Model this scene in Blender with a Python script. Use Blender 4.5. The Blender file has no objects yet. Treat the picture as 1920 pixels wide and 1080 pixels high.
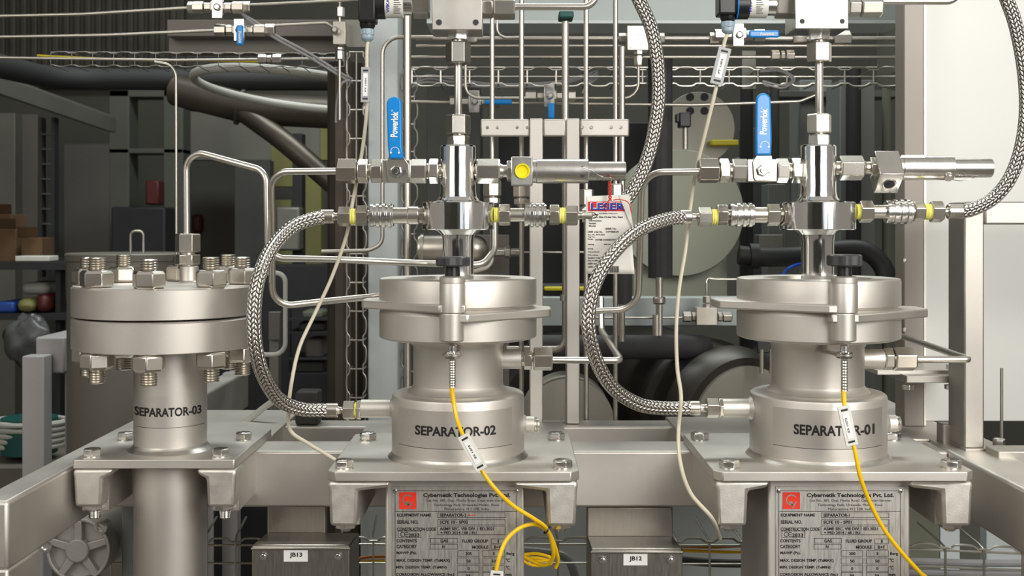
import bpy, bmesh, math, random
from mathutils import Vector, Matrix
random.seed(7)
PI = math.pi
SC = bpy.context.scene
COL = SC.collection
# ------------------------------------------------------------------ camera, world, lights, exposure
F, HZ, CX, EYE = 2200.0, 425.0, 960.0, 1.5
cam_d = bpy.data.cameras.new('camera'); cam = bpy.data.objects.new('camera', cam_d); COL.objects.link(cam)
cam.location = (0, 0, EYE); cam.rotation_euler = (PI/2, 0, 0)
cam_d.sensor_width = 36; cam_d.lens = F/1920*36; cam_d.shift_y = -(540-HZ)/1920
cam_d.dof.use_dof = True; cam_d.dof.focus_distance = 1.70; cam_d.dof.aperture_fstop = 11
cam_d.clip_start = .02; cam_d.clip_end = 100
SC.camera = cam
w = bpy.data.worlds.new('world'); SC.world = w; w.use_nodes = True
nt = w.node_tree; nt.nodes.clear()
wo = nt.nodes.new('ShaderNodeOutputWorld'); bg = nt.nodes.new('ShaderNodeBackground')
tc = nt.nodes.new('ShaderNodeTexCoord'); sx = nt.nodes.new('ShaderNodeSeparateXYZ'); cr = nt.nodes.new('ShaderNodeValToRGB')
mr = nt.nodes.new('ShaderNodeMapRange'); mr.inputs[1].default_value = -1
nt.links.new(tc.outputs['Generated'], sx.inputs[0]); nt.links.new(sx.outputs[2], mr.inputs[0]); nt.links.new(mr.outputs[0], cr.inputs[0])
e = cr.color_ramp.elements
e[0].position = .2; e[0].color = (.11, .098, .08, 1)
e[1].position = .85; e[1].color = (.44, .42, .385, 1)
m_ = e.new(.5); m_.color = (.28, .262, .23, 1)
nt.links.new(cr.outputs[0], bg.inputs[0]); bg.inputs[1].default_value = 1.0
nt.links.new(bg.outputs[0], wo.inputs[0])
def area(name, loc, to, sx_, sy_, power, col):
    l = bpy.data.lights.new(name, 'AREA'); l.shape = 'RECTANGLE'; l.size = sx_; l.size_y = sy_; l.energy = power; l.color = col
    o = bpy.data.objects.new(name, l); COL.objects.link(o); o.location = loc
    o.rotation_euler = (Vector(to)-Vector(loc)).to_track_quat('-Z', 'Y').to_euler()
    return o
area('softbox_left', (-1.7, -.35, 2.5), (-.1, 1.9, 1.25), 1.4, 1.5, 26, (1, .96, .89))
area('softbox_right', (1.35, -.3, 2.3), (.3, 1.9, 1.3), 1.3, 1.4, 60, (1, .965, .90))
area('hall_lamp', (.0, 3.6, 4.2), (.0, 4.2, 0), 3.4, .8, 105, (.93, 1, .97))
SC.view_settings.view_transform = 'Standard'; SC.view_settings.look = 'None'
SC.view_settings.exposure = 0.0; SC.view_settings.gamma = 1; SC.view_settings.use_curve_mapping = False

# ------------------------------------------------------------------ helpers
def P(x, y, Y): return Vector(((x-CX)*Y/F, Y, EYE-(y-HZ)*Y/F))
def S(Y): return Y/F
def srgb(c):
    return tuple(((v/255)/12.92 if v/255 < .04045 else ((v/255+.055)/1.055)**2.4) for v in c)+(1,)
MATS = {}
def mat(name, c, metal=0, rough=.5, noise=0, nscale=40, bump=0, bscale=300, rvar=0, stretch=None, emit=0, coat=0, lin=None, trans=0, alpha=1):
    m = bpy.data.materials.new(name); m.use_nodes = True; MATS[name] = m
    t = m.node_tree; b = t.nodes['Principled BSDF']
    col = lin+(1,) if lin else srgb(c)
    b.inputs['Base Color'].default_value = col; b.inputs['Metallic'].default_value = metal; b.inputs['Roughness'].default_value = rough
    if coat: b.inputs['Coat Weight'].default_value = coat
    if trans: b.inputs['Transmission Weight'].default_value = trans
    if alpha < 1: b.inputs['Alpha'].default_value = alpha
    tcn = t.nodes.new('ShaderNodeTexCoord'); mp = t.nodes.new('ShaderNodeMapping')
    t.links.new(tcn.outputs['Object'], mp.inputs[0])
    if stretch: mp.inputs['Scale'].default_value = stretch
    if noise or rvar:
        n = t.nodes.new('ShaderNodeTexNoise'); n.inputs['Scale'].default_value = nscale; n.inputs['Detail'].default_value = 5
        t.links.new(mp.outputs[0], n.inputs['Vector'])
        if noise:
            r = t.nodes.new('ShaderNodeValToRGB')
            r.color_ramp.elements[0].position = .3; r.color_ramp.elements[1].position = .7
            r.color_ramp.elements[0].color = tuple(v*(1-noise) for v in col[:3])+(1,)
            r.color_ramp.elements[1].color = tuple(min(1, v*(1+noise)) for v in col[:3])+(1,)
            t.links.new(n.outputs['Fac'], r.inputs[0]); t.links.new(r.outputs[0], b.inputs['Base Color'])
        if rvar:
            q = t.nodes.new('ShaderNodeMapRange'); q.inputs[1].default_value = .3; q.inputs[2].default_value = .7
            q.inputs[3].default_value = max(.02, rough-rvar); q.inputs[4].default_value = rough+rvar
            t.links.new(n.outputs['Fac'], q.inputs[0]); t.links.new(q.outputs[0], b.inputs['Roughness'])
    if bump:
        n2 = t.nodes.new('ShaderNodeTexNoise'); n2.inputs['Scale'].default_value = bscale; n2.inputs['Detail'].default_value = 3
        t.links.new(mp.outputs[0], n2.inputs['Vector'])
        bp = t.nodes.new('ShaderNodeBump'); bp.inputs['Strength'].default_value = bump; bp.inputs['Distance'].default_value = .001
        t.links.new(n2.outputs['Fac'], bp.inputs['Height']); t.links.new(bp.outputs[0], b.inputs['Normal'])
    return m
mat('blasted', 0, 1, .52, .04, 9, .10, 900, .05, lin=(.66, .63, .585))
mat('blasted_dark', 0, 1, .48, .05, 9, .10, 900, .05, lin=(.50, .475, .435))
mat('brushed', 0, 1, .42, .02, 30, .02, 500, .03, lin=(.64, .615, .57))
mat('brushed_plaque', 0, 1, .45, .06, 50, .05, 500, .06, stretch=(12, 1, 1), lin=(.68, .66, .62))
mat('machined', 0, 1, .28, .02, 14, .02, 500, .02, lin=(.68, .645, .58))
mat('satin_tube', 0, 1, .32, .02, 14, 0, 500, .02, lin=(.66, .63, .575))
mat('back_tube', 0, 1, .36, .05, 30, 0, 500, .03, lin=(.53, .50, .445))
mat('chrome', 0, 1, .10, .0, 30, .12, 260, .03, stretch=(1, 1, .06), lin=(.80, .80, .79))
mat('zinc', 0, 1, .22, .03, 80, .02, 400, .08, lin=(.74, .73, .70))
mat('relief', 0, 1, .27, .02, 30, .03, 600, .04, lin=(.72, .70, .66))
mat('weld', 0, 1, .40, .03, 60, .08, 500, .05, lin=(.72, .69, .64))
mat('post_grey', (150, 143, 136), .2, .5, .03, 5)
mat('cast', 0, 1, .52, .04, 60, .14, 400, .05, lin=(.74, .71, .66))
mat('black_rubber', (30, 30, 31), 0, .6, .1, 60, .1, 300)
mat('black_plastic', (26, 26, 27), 0, .35)
mat('dark_grey_plastic', (58, 58, 60), 0, .4)
mat('blue_vinyl', (0, 132, 212), 0, .35, .04, 30, coat=.3)
mat('blue_ring', (25, 130, 215), 0, .4)
mat('white_print', (240, 240, 238), 0, .5)
mat('white_plastic', (222, 222, 216), 0, .35)
mat('grey_plastic', (165, 168, 170), 0, .4)
mat('gland_grey', (150, 170, 182), 0, .4)
mat('paper', (222, 221, 214), 0, .7, .03, 15)
mat('print_black', (24, 22, 22), 0, .6)
mat('print_red', (208, 40, 34), 0, .6)
mat('print_blue', (40, 50, 150), 0, .6)
mat('logo_red', (228, 52, 26), 0, .45)
mat('logo_silver', 0, 1, .35, lin=(.7, .67, .62))
mat('yellow_cable', (246, 198, 8), 0, .4)
mat('orange_cable', (190, 112, 16), 0, .45)
mat('yellow_cap', (238, 222, 12), 0, .35)
mat('thread_tape', (226, 222, 110), 0, .5, .12, 300)
mat('cream_cable', (205, 198, 178), 0, .4)
mat('grey_cable', (140, 140, 142), 0, .45)
mat('red_cord', (205, 40, 30), 0, .6)
mat('painted_grey', (168, 176, 176), 0, .5, .04, 5)
mat('painted_light', (196, 203, 205), 0, .5, .03, 5)
mat('painted_mid', (112, 116, 114), 0, .55, .08, 4)
mat('cabinet_white', (212, 213, 209), 0, .38, .01, 3)
mat('plate_dull', (112, 107, 102), .2, .6, .08, 5)
mat('white_frame', (176, 173, 174), 0, .5, .03, 6)
mat('concrete', (110, 106, 97), 0, .85, .2, 1.5, .3, 30)
mat('wall_paint', (100, 99, 92), 0, .85, .15, .8, .2, 30)
mat('ceiling_dark', (62, 62, 60), 0, .9, .1, 1)
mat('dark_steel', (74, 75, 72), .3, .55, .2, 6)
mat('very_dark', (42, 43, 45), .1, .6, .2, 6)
mat('dark_pipe', (88, 82, 74), .6, .42, .25, 7, .2, 60)
mat('galvanised', (128, 128, 120), .5, .5, .12, 4)
mat('greenish', (104, 108, 92), 0, .8, .15, 3)
mat('yellow_green', (124, 122, 74), 0, .7, .15, 4)
mat('corrugated', (96, 94, 86), .3, .6, .2, 5)
mat('tank_green', (150, 154, 138), .1, .55, .04, 4)
mat('tank_grey', (164, 161, 150), .4, .5, .05, 4)
mat('hose_white', (188, 188, 180), 0, .55, .05, 10)
mat('insulation', (50, 50, 52), 0, .75, .12, 40, .3, 200)
mat('black_drum', (62, 59, 55), .5, .4, .35, 5, .1, 40)
mat('cardboard', (100, 76, 52), 0, .85, .15, 8)
mat('bin_blue', (30, 70, 150), 0, .5)
mat('bright_blue_hose', (20, 80, 190), 0, .4)
mat('teal', (18, 78, 74), 0, .5)
mat('green_paint', (22, 92, 50), 0, .5)
mat('clear_bag', (84, 86, 87), 0, .35, .25, 20, .8, 25)
mat('window_light', (0, 0, 0), 0, .5)
b_ = MATS['window_light'].node_tree.nodes['Principled BSDF']; b_.inputs['Emission Color'].default_value = (.90, .95, 1, 1); b_.inputs['Emission Strength'].default_value = 1.1  # even glow for the panes added behind the camera
mat('red_paint', (84, 30, 28), 0, .5)
mat('bright_yellow', (200, 185, 20), 0, .5)
mat('tank_dark', (112, 109, 100), .3, .55, .06, 4)
mat('portal_grey', (84, 86, 78), 0, .7, .1, 3)
mat('dark_wire', 0, 1, .45, lin=(.22, .21, .19))
mat('duct_dark', (44, 45, 46), 0, .75, .15, 3)
mat('cast_alu', (175, 172, 166), .5, .5, .05, 20, .3, 200)
mat('jbox', 0, 1, .34, .05, 40, .08, 500, .06, stretch=(8, 1, 1), lin=(.40, .375, .335))
def sticker_mat():
    return mat('clear_sticker', 0, 1, .50, .03, 9, lin=(.665, .635, .59))
sticker_mat()
def braid_mat():
    m = mat('braid', 0, 1, .25, lin=(.75, .72, .67)); t = m.node_tree; b = t.nodes['Principled BSDF']
    tcn = t.nodes.new('ShaderNodeTexCoord'); sp = t.nodes.new('ShaderNodeSeparateXYZ'); t.links.new(tcn.outputs['UV'], sp.inputs[0])
    def M(op, a, c=None, d=None):
        n = t.nodes.new('ShaderNodeMath'); n.operation = op
        for i, v in enumerate((a, c, d)):
            if v is None: continue
            if isinstance(v, (int, float)): n.inputs[i].default_value = v
            else: t.links.new(v, n.inputs[i])
        return n.outputs[0]
    u = M('MULTIPLY', sp.outputs[0], 9.0); v = M('MULTIPLY', sp.outputs[1], 12.0)   # cells
    # herringbone: in alternate columns the strands lean the other way
    col = M('FLOOR', v); par = M('MODULO', col, 2.0)
    sgn = M('SUBTRACT', M('MULTIPLY', par, 2.0), 1.0)
    fv = M('SUBTRACT', v, col)
    ph = M('ADD', u, M('MULTIPLY', sgn, M('MULTIPLY', fv, .75)))
    h1 = M('ABSOLUTE', M('SINE', M('MULTIPLY', ph, PI)))
    h2 = M('SINE', M('MULTIPLY', fv, PI))
    h = M('MULTIPLY', M('POWER', h1, .7), M('POWER', h2, .5))
    fine = M('ADD', h, M('MULTIPLY', M('SINE', M('MULTIPLY', ph, PI*8)), .05))
    bp = t.nodes.new('ShaderNodeBump'); bp.inputs['Strength'].default_value = 1; bp.inputs['Distance'].default_value = .0016
    t.links.new(fine, bp.inputs['Height']); t.links.new(bp.outputs[0], b.inputs['Normal'])
    r = t.nodes.new('ShaderNodeValToRGB'); r.color_ramp.elements[0].position = .26; r.color_ramp.elements[1].position = .60
    r.color_ramp.elements[0].color = (.12, .11, .095, 1); r.color_ramp.elements[1].color = (.86, .83, .78, 1)
    t.links.new(h, r.inputs[0]); t.links.new(r.outputs[0], b.inputs['Base Color'])
braid_mat()

def frame(ax, up=None):
    ax = Vector(ax).normalized(); up = Vector(up) if up else (Vector((0, 0, 1)) if abs(ax.z) < .9 else Vector((0, -1, 0)))
    u = (up-ax*up.dot(ax)).normalized(); return ax, u, ax.cross(u)
class MB:
    def __init__(s): s.v = []; s.f = []; s.uv = {}
    def add(s, vs, fs, uvs=None):
        b = len(s.v); s.v += [Vector(v) for v in vs]
        for i, q in enumerate(fs):
            if uvs: s.uv[len(s.f)] = uvs[i]
            s.f.append(tuple(b+k for k in q))
        return s
    def turn(s, o, ax, prof, n=36, rot=0, up=None):
        """prof = [(t along axis, radius)], closed automatically with caps; n=6 makes hexagons (radius = half across flats)"""
        o = Vector(o); ax, u, w_ = frame(ax, up); k = 1/math.cos(PI/n) if n <= 8 else 1
        vs = []; fs = []
        for t, r in prof:
            for i in range(n):
                a = 2*PI*i/n+rot; vs.append(o+ax*t+(u*math.cos(a)+w_*math.sin(a))*r*k)
        m = len(prof)
        for j in range(m-1):
            for i in range(n):
                fs.append((j*n+i, (j+1)*n+i, (j+1)*n+(i+1) % n, j*n+(i+1) % n))
        if prof[0][1] > 1e-6: fs.append(tuple(range(n)))
        if prof[-1][1] > 1e-6: fs.append(tuple((m-1)*n+i for i in reversed(range(n))))
        return s.add(vs, fs)
    def ring(s, o, ax, prof, n=48, up=None):
        """closed profile loop swept round (a torus-like solid)"""
        o = Vector(o); ax, u, w_ = frame(ax, up); vs = []; fs = []; m = len(prof)
        for t, r in prof:
            for i in range(n):
                a = 2*PI*i/n; vs.append(o+ax*t+(u*math.cos(a)+w_*math.sin(a))*r)
        for j in range(m):
            for i in range(n):
                k = (j+1) % m; fs.append((j*n+i, k*n+i, k*n+(i+1) % n, j*n+(i+1) % n))
        return s.add(vs, fs)
    def hexp(s, o, ax, L, r, rot=0, up=None):
        c = min(.12*r, L*.2); return s.turn(o, ax, [(0, r*.9), (c, r), (L-c, r), (L, r*.9)], 6, rot, up)
    def box(s, lo, hi, R=None, piv=None):
        vs = [Vector((x, y, z)) for x in (lo[0], hi[0]) for y in (lo[1], hi[1]) for z in (lo[2], hi[2])]
        if R:
            pv = Vector(piv) if piv else (Vector(lo)+Vector(hi))/2
            vs = [pv+R @ (v-pv) for v in vs]
        return s.add(vs, [(0, 1, 3, 2), (4, 6, 7, 5), (0, 4, 5, 1), (2, 3, 7, 6), (0, 2, 6, 4), (1, 5, 7, 3)])
    def pbox(s, x0, y0, x1, y1, Y0, Y1, at=None):
        """box whose front face (at Y0, or measured at depth `at`) covers the pixels x0..x1, y0..y1"""
        a = P(x0, y1, at or Y0); b = P(x1, y0, at or Y0)
        return s.box((a.x, Y0, a.z), (b.x, Y1, b.z))
    def prism(s, pts, z0, z1, axis='z'):
        n = len(pts)
        mk = {'z': lambda p, h: (p[0], p[1], h), 'y': lambda p, h: (p[0], h, p[1]), 'x': lambda p, h: (h, p[0], p[1])}[axis]
        return s.add([mk(p, z0) for p in pts]+[mk(p, z1) for p in pts],
                     [tuple(range(n)), tuple(n+i for i in reversed(range(n)))]+[(i, n+i, n+(i+1) % n, (i+1) % n) for i in range(n)])
    def sweep(s, pts, r, n=12, closed=False):
        pts = [Vector(p) for p in pts]; m = len(pts); T = []
        for i in range(m):
            a = pts[(i-1) % m] if (closed or i > 0) else pts[i]; b = pts[(i+1) % m] if (closed or i < m-1) else pts[i]
            T.append((b-a).normalized())
        _, u, _ = frame(T[0]); vs = []; fs = []; uvs = []; d = 0; D = []
        for i in range(m):
            if i: d += (pts[i]-pts[i-1]).length
            D.append(d/(2*PI*r)); u = (u-T[i]*u.dot(T[i])).normalized(); w_ = T[i].cross(u)
            for k in range(n):
                a = 2*PI*k/n; vs.append(pts[i]+(u*math.cos(a)+w_*math.sin(a))*r)
        for i in range(m if closed else m-1):
            j = (i+1) % m
            for k in range(n):
                l = (k+1) % n; fs.append((i*n+k, i*n+l, j*n+l, j*n+k))
                d1 = D[j] if j else D[i]+.1
                uvs.append(((D[i], k/n), (D[i], (k+1)/n), (d1, (k+1)/n), (d1, k/n)))
        if not closed:
            fs.append(tuple(reversed(range(n)))); uvs.append([(0, 0)]*n); fs.append(tuple((m-1)*n+k for k in range(n))); uvs.append([(0, 0)]*n)
        return s.add(vs, fs, uvs)
    def tube(s, pts, r, bend=.02, n=12, seg=6):
        return s.sweep(fillet(pts, bend, seg), r, n)
    def spl(s, pts, r, n=10, seg=8): return s.sweep(catmull(pts, seg), r, n)
def fillet(pts, bend, seg=6):
    pts = [Vector(p) for p in pts]; out = [pts[0]]
    for i in range(1, len(pts)-1):
        a, b, c = pts[i-1], pts[i], pts[i+1]; d1 = (a-b); d2 = (c-b); l = min(d1.length, d2.length)*.49
        ang = d1.angle(d2); t = min(bend/math.tan(ang/2) if ang > .02 else l, l) if ang < PI-.02 else 0
        if t <= 0: out.append(b); continue
        p0 = b+d1.normalized()*t; p2 = b+d2.normalized()*t
        rr = t*math.tan(ang/2); bis = (d1.normalized()+d2.normalized()).normalized(); ce = b+bis*(rr/math.sin(ang/2))
        v0 = p0-ce; v2 = p2-ce; tot = v0.angle(v2)
        for k in range(seg+1):
            q = k/seg; out.append(ce+(v0*math.sin((1-q)*tot)+v2*math.sin(q*tot))/math.sin(tot))
    out.append(pts[-1]); return out
def catmull(pts, seg=8):
    pts = [Vector(p) for p in pts]; q = [pts[0]*2-pts[1]]+pts+[pts[-1]*2-pts[-2]]; out = []
    for i in range(1, len(q)-2):
        p0, p1, p2, p3 = q[i-1:i+3]
        for k in range(seg):
            t = k/seg
            out.append(.5*((2*p1)+(p2-p0)*t+(2*p0-5*p1+4*p2-p3)*t*t+(3*p1-p0-3*p2+p3)*t**3))
    out.append(pts[-1]); return out
def thing(name, label, cat, loc, group=None):
    o = bpy.data.objects.new(name, None); COL.objects.link(o); o.location = loc; o.empty_display_size = .02
    o['label'] = label; o['category'] = cat
    if group: o['group'] = group
    return o
def root_of(o):
    while o.parent: o = o.parent
    return o
def obj(name, mb, m, parent=None, label=None, cat=None, group=None, kind=None, bevel=0, sharp=24, flat=False):
    me = bpy.data.meshes.new(name)
    if parent: off = Vector(root_of(parent).location)
    else:
        xs = [v.x for v in mb.v]; ys = [v.y for v in mb.v]; zs = [v.z for v in mb.v]
        off = Vector(((min(xs)+max(xs))/2, (min(ys)+max(ys))/2, min(zs)))
    me.from_pydata([v-off for v in mb.v], [], mb.f)
    if mb.uv:
        uvl = me.uv_layers.new(name='uv')
        for pi, poly in enumerate(me.polygons):
            q = mb.uv.get(pi)
            if q:
                for li, c in zip(poly.loop_indices, q): uvl.data[li].uv = c
    bm = bmesh.new(); bm.from_mesh(me); bmesh.ops.recalc_face_normals(bm, faces=bm.faces); bm.to_mesh(me); bm.free()
    me.materials.append(MATS[m]); 
    if not flat:
        me.polygons.foreach_set('use_smooth', [True]*len(me.polygons)); me.set_sharp_from_angle(angle=math.radians(sharp))
    o = bpy.data.objects.new(name, me); COL.objects.link(o)
    if parent:
        o.parent = parent
        if label: o['label'] = label
    else:
        o.location = off
        if label: o['label'] = label
        if cat: o['category'] = cat
        if group: o['group'] = group
    if kind: o['kind'] = kind
    if bevel:
        b = o.modifiers.new('bevel', 'BEVEL'); b.width = bevel; b.segments = 2; b.limit_method = 'ANGLE'; b.angle_limit = math.radians(40); b.harden_normals = False
    return o
def copy_thing(root, delta, label, group=None):
    r = root.copy(); COL.objects.link(r); r.location = root.location+Vector(delta); r['label'] = label
    if group: r['group'] = group
    for ch in list(root.children):
        c = ch.copy(); COL.objects.link(c); c.parent = r
        for g in list(ch.children):
            d = g.copy(); COL.objects.link(d); d.parent = c
    return r
# lettering: the built-in font turned into mesh, fitted into a box of the surface it is printed on
_tc = {}
def glyphs(txt, bold):
    k = (txt, bold)
    if k not in _tc:
        c = bpy.data.curves.new('t', 'FONT'); c.body = txt; c.offset = .032 if bold else 0; c.resolution_u = 3
        o = bpy.data.objects.new('t', c); COL.objects.link(o); dg = bpy.context.evaluated_depsgraph_get()
        me = bpy.data.meshes.new_from_object(o.evaluated_get(dg))
        vs = [v.co.copy() for v in me.vertices]; fs = [tuple(p.vertices) for p in me.polygons]
        COL.objects.unlink(o); bpy.data.objects.remove(o); bpy.data.curves.remove(c); bpy.data.meshes.remove(me)
        _tc[k] = (vs, fs)
    return _tc[k]
def letters(mb, txt, x0, y0, x1, y1, fn, bold=True, rot=False):
    """fit txt in x0..x1, y0..y1 (y down); fn(x,y)->3-D point. rot: text reads upwards"""
    vs, fs = glyphs(txt, bold)
    ax = min(v.x for v in vs); bx = max(v.x for v in vs); ay = min(v.y for v in vs); by = max(v.y for v in vs)
    out = []
    for v in vs:
        a = (v.x-ax)/(bx-ax); b = (v.y-ay)/(by-ay)
        out.append(fn(x0+(x1-x0)*b if 0 else x0+a*(x1-x0), y1-b*(y1-y0)) if not rot else fn(x0+(1-b)*(x1-x0), y1-a*(y1-y0)))
    mb.add(out, fs)
def rect(mb, fn, x0, y0, x1, y1, n=1):
    vs = []; fs = []
    for i in range(n+1):
        x = x0+(x1-x0)*i/n; vs += [fn(x, y0), fn(x, y1)]
    for i in range(n): fs.append((2*i, 2*i+1, 2*i+3, 2*i+2))
    mb.add(vs, fs)
def outline(mb, fn, x0, y0, x1, y1, t=.6):
    rect(mb, fn, x0, y0, x1, y0+t); rect(mb, fn, x0, y1-t, x1, y1); rect(mb, fn, x0, y0, x0+t, y1); rect(mb, fn, x1-t, y0, x1, y1)
# ------------------------------------------------------------------ the frame of the skid
TOP = EYE-.355                                            # top of the beams
def beam(label, x0, x1, Y0, Y1, z0, z1, m='blasted', name='frame_beam', bevel=.004, group=None):
    mb = MB().box((x0, Y0, z0), (x1, Y1, z1)); return obj(name, mb, m, None, label, 'beam', group, bevel=bevel)
BB = EYE-.445
t = thing('frame_beam', 'long steel beam running back along the left side of the skid, left of separator-03', 'beam', (-.675, 1.8, BB))
obj('rail', MB().box((-.698, 1.516, BB), (-.651, 2.9, TOP)), 'blasted', t, bevel=.005)
obj('upright', MB().box((-.698, 1.516, EYE-.9), (-.651, 1.618, BB+.002)), 'blasted', t, bevel=.004)
t = thing('frame_beam', 'long wide steel beam running back along the right side of the skid', 'beam', (.73, 1.8, BB))
obj('rail', MB().box((.692, 1.30, BB), (.775, 2.9, TOP)), 'blasted', t, bevel=.005)
obj('upright', MB().box((.692, 1.30, EYE-.9), (.775, 1.42, BB+.002)), 'blasted', t, bevel=.004)
beam('front steel cross beam behind the three separator base plates', -.651, .692, 1.86, 1.95, BB, TOP-.001)
beam('rear steel cross beam behind the front cross beam', -.651, .692, 2.09, 2.16, BB, TOP-.001)
for lab, a, b, c_, d in (('separator-03', -.648, -.4045, 1.986, 2.25), ('separator-02', -.2575, .092, 1.946, 2.10), ('separator-01', .285, .6925, 1.946, 2.17)):
    obj('deck_plate', MB().box((a, c_, TOP-.001), (b, d, TOP+.0035)), 'blasted', None, 'flat steel deck plate behind the %s base plate' % lab, 'plate', 'deck plates', None, .001)
def lug_beam(x0, x1, Y0, Y1, label, flare):
    """rail under a base plate whose front end is a rounded casting with a flared top"""
    zt = EYE-.356; t = thing('plate_support_rail', label, 'rail', ((x0+x1)/2, (Y0+Y1)/2, EYE-.42))
    mb = MB(); mb.box((x0+.002, Y0+.03, EYE-.425), (x1-.002, Y1, zt)); obj('rail', mb, 'blasted', t, bevel=.002)
    mb = MB(); s = 1 if flare > 0 else -1; fl = abs(flare)
    xa, xb = (x0, x1)
    zb = EYE-.419 if abs(flare) > .02 else EYE-.412
    mb.prism([(xa+.003, zb), (xb-.003, zb), (xb-.001, zt-.014), (xb+(fl-.003 if s > 0 else 0), zt-.009), (xb+(fl if s > 0 else 0), zt), (xa-(fl if s < 0 else 0), zt), (xa-(fl-.003 if s < 0 else 0), zt-.009), (xa+.001, zt-.014)], Y0, Y0+.05, 'y')
    obj('end_casting', mb, 'cast', t, bevel=.0055)
    cx = (x0+x1)/2; mb = MB().turn((cx, Y0+.028, zb+.001), (0, 0, -1), [(0, .0135), (.009, .0135), (.010, .011)], 6); obj('nut', mb, 'zinc', t, bevel=.0006)
    mb = MB(); pr = [(0, .0085)]
    for k in range(6): pr += [(.010+k*.002, .0078), (.011+k*.002, .0088)]
    mb.turn((cx, Y0+.028, zb), (0, 0, -1), (pr+[(.0225, .007)] if abs(flare) < .02 else [(0, .0085), (.010, .0085), (.0125, .007), (.0135, .004)]), 20); obj('bolt_end', mb, 'zinc', t)
    return t
lug_beam(-.645, -.600, 1.722, 2.09, 'support rail under the left edge of the separator-03 base plate', .014)
lug_beam(-.450, -.405, 1.722, 2.30, 'support rail under the right edge of the separator-03 base plate', -.014)
lug_beam(-.2575, -.2145, 1.64, 2.09, 'support rail under the left edge of the separator-02 base plate', .045)
lug_beam(.047, .092, 1.64, 2.09, 'support rail under the right edge of the separator-02 base plate', -.045)
lug_beam(.285, .331, 1.64, 2.20, 'support rail under the left edge of the separator-01 base plate', .030)
lug_beam(.600, .645, 1.64, 2.09, 'support rail under the right edge of the separator-01 base plate', -.045)

# ------------------------------------------------------------------ bolts
def hex_bolt(x, Y, z, label, r=.0125, grp='hex bolts holding the separator base plates', rot=.3):
    t = thing('hex_bolt', label, 'bolt', (x, Y, z), grp)
    obj('head', MB().turn((x, Y, z+.0015), (0, 0, 1), [(0, r), (.0085, r), (.0105, r*.86)], 6, rot), 'zinc', t, bevel=.0005)
    obj('washer', MB().turn((x, Y, z-.0002), (0, 0, 1), [(0, r*1.06), (.0017, r*1.06)], 32), 'zinc', t)
    obj('head_mark', MB().turn((x, Y, z+.0118), (0, 0, 1), [(0, r*.55), (.0003, r*.5)], 24), 'zinc', t)
    return t
PT = EYE-.342                                             # top of the base plates
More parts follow.
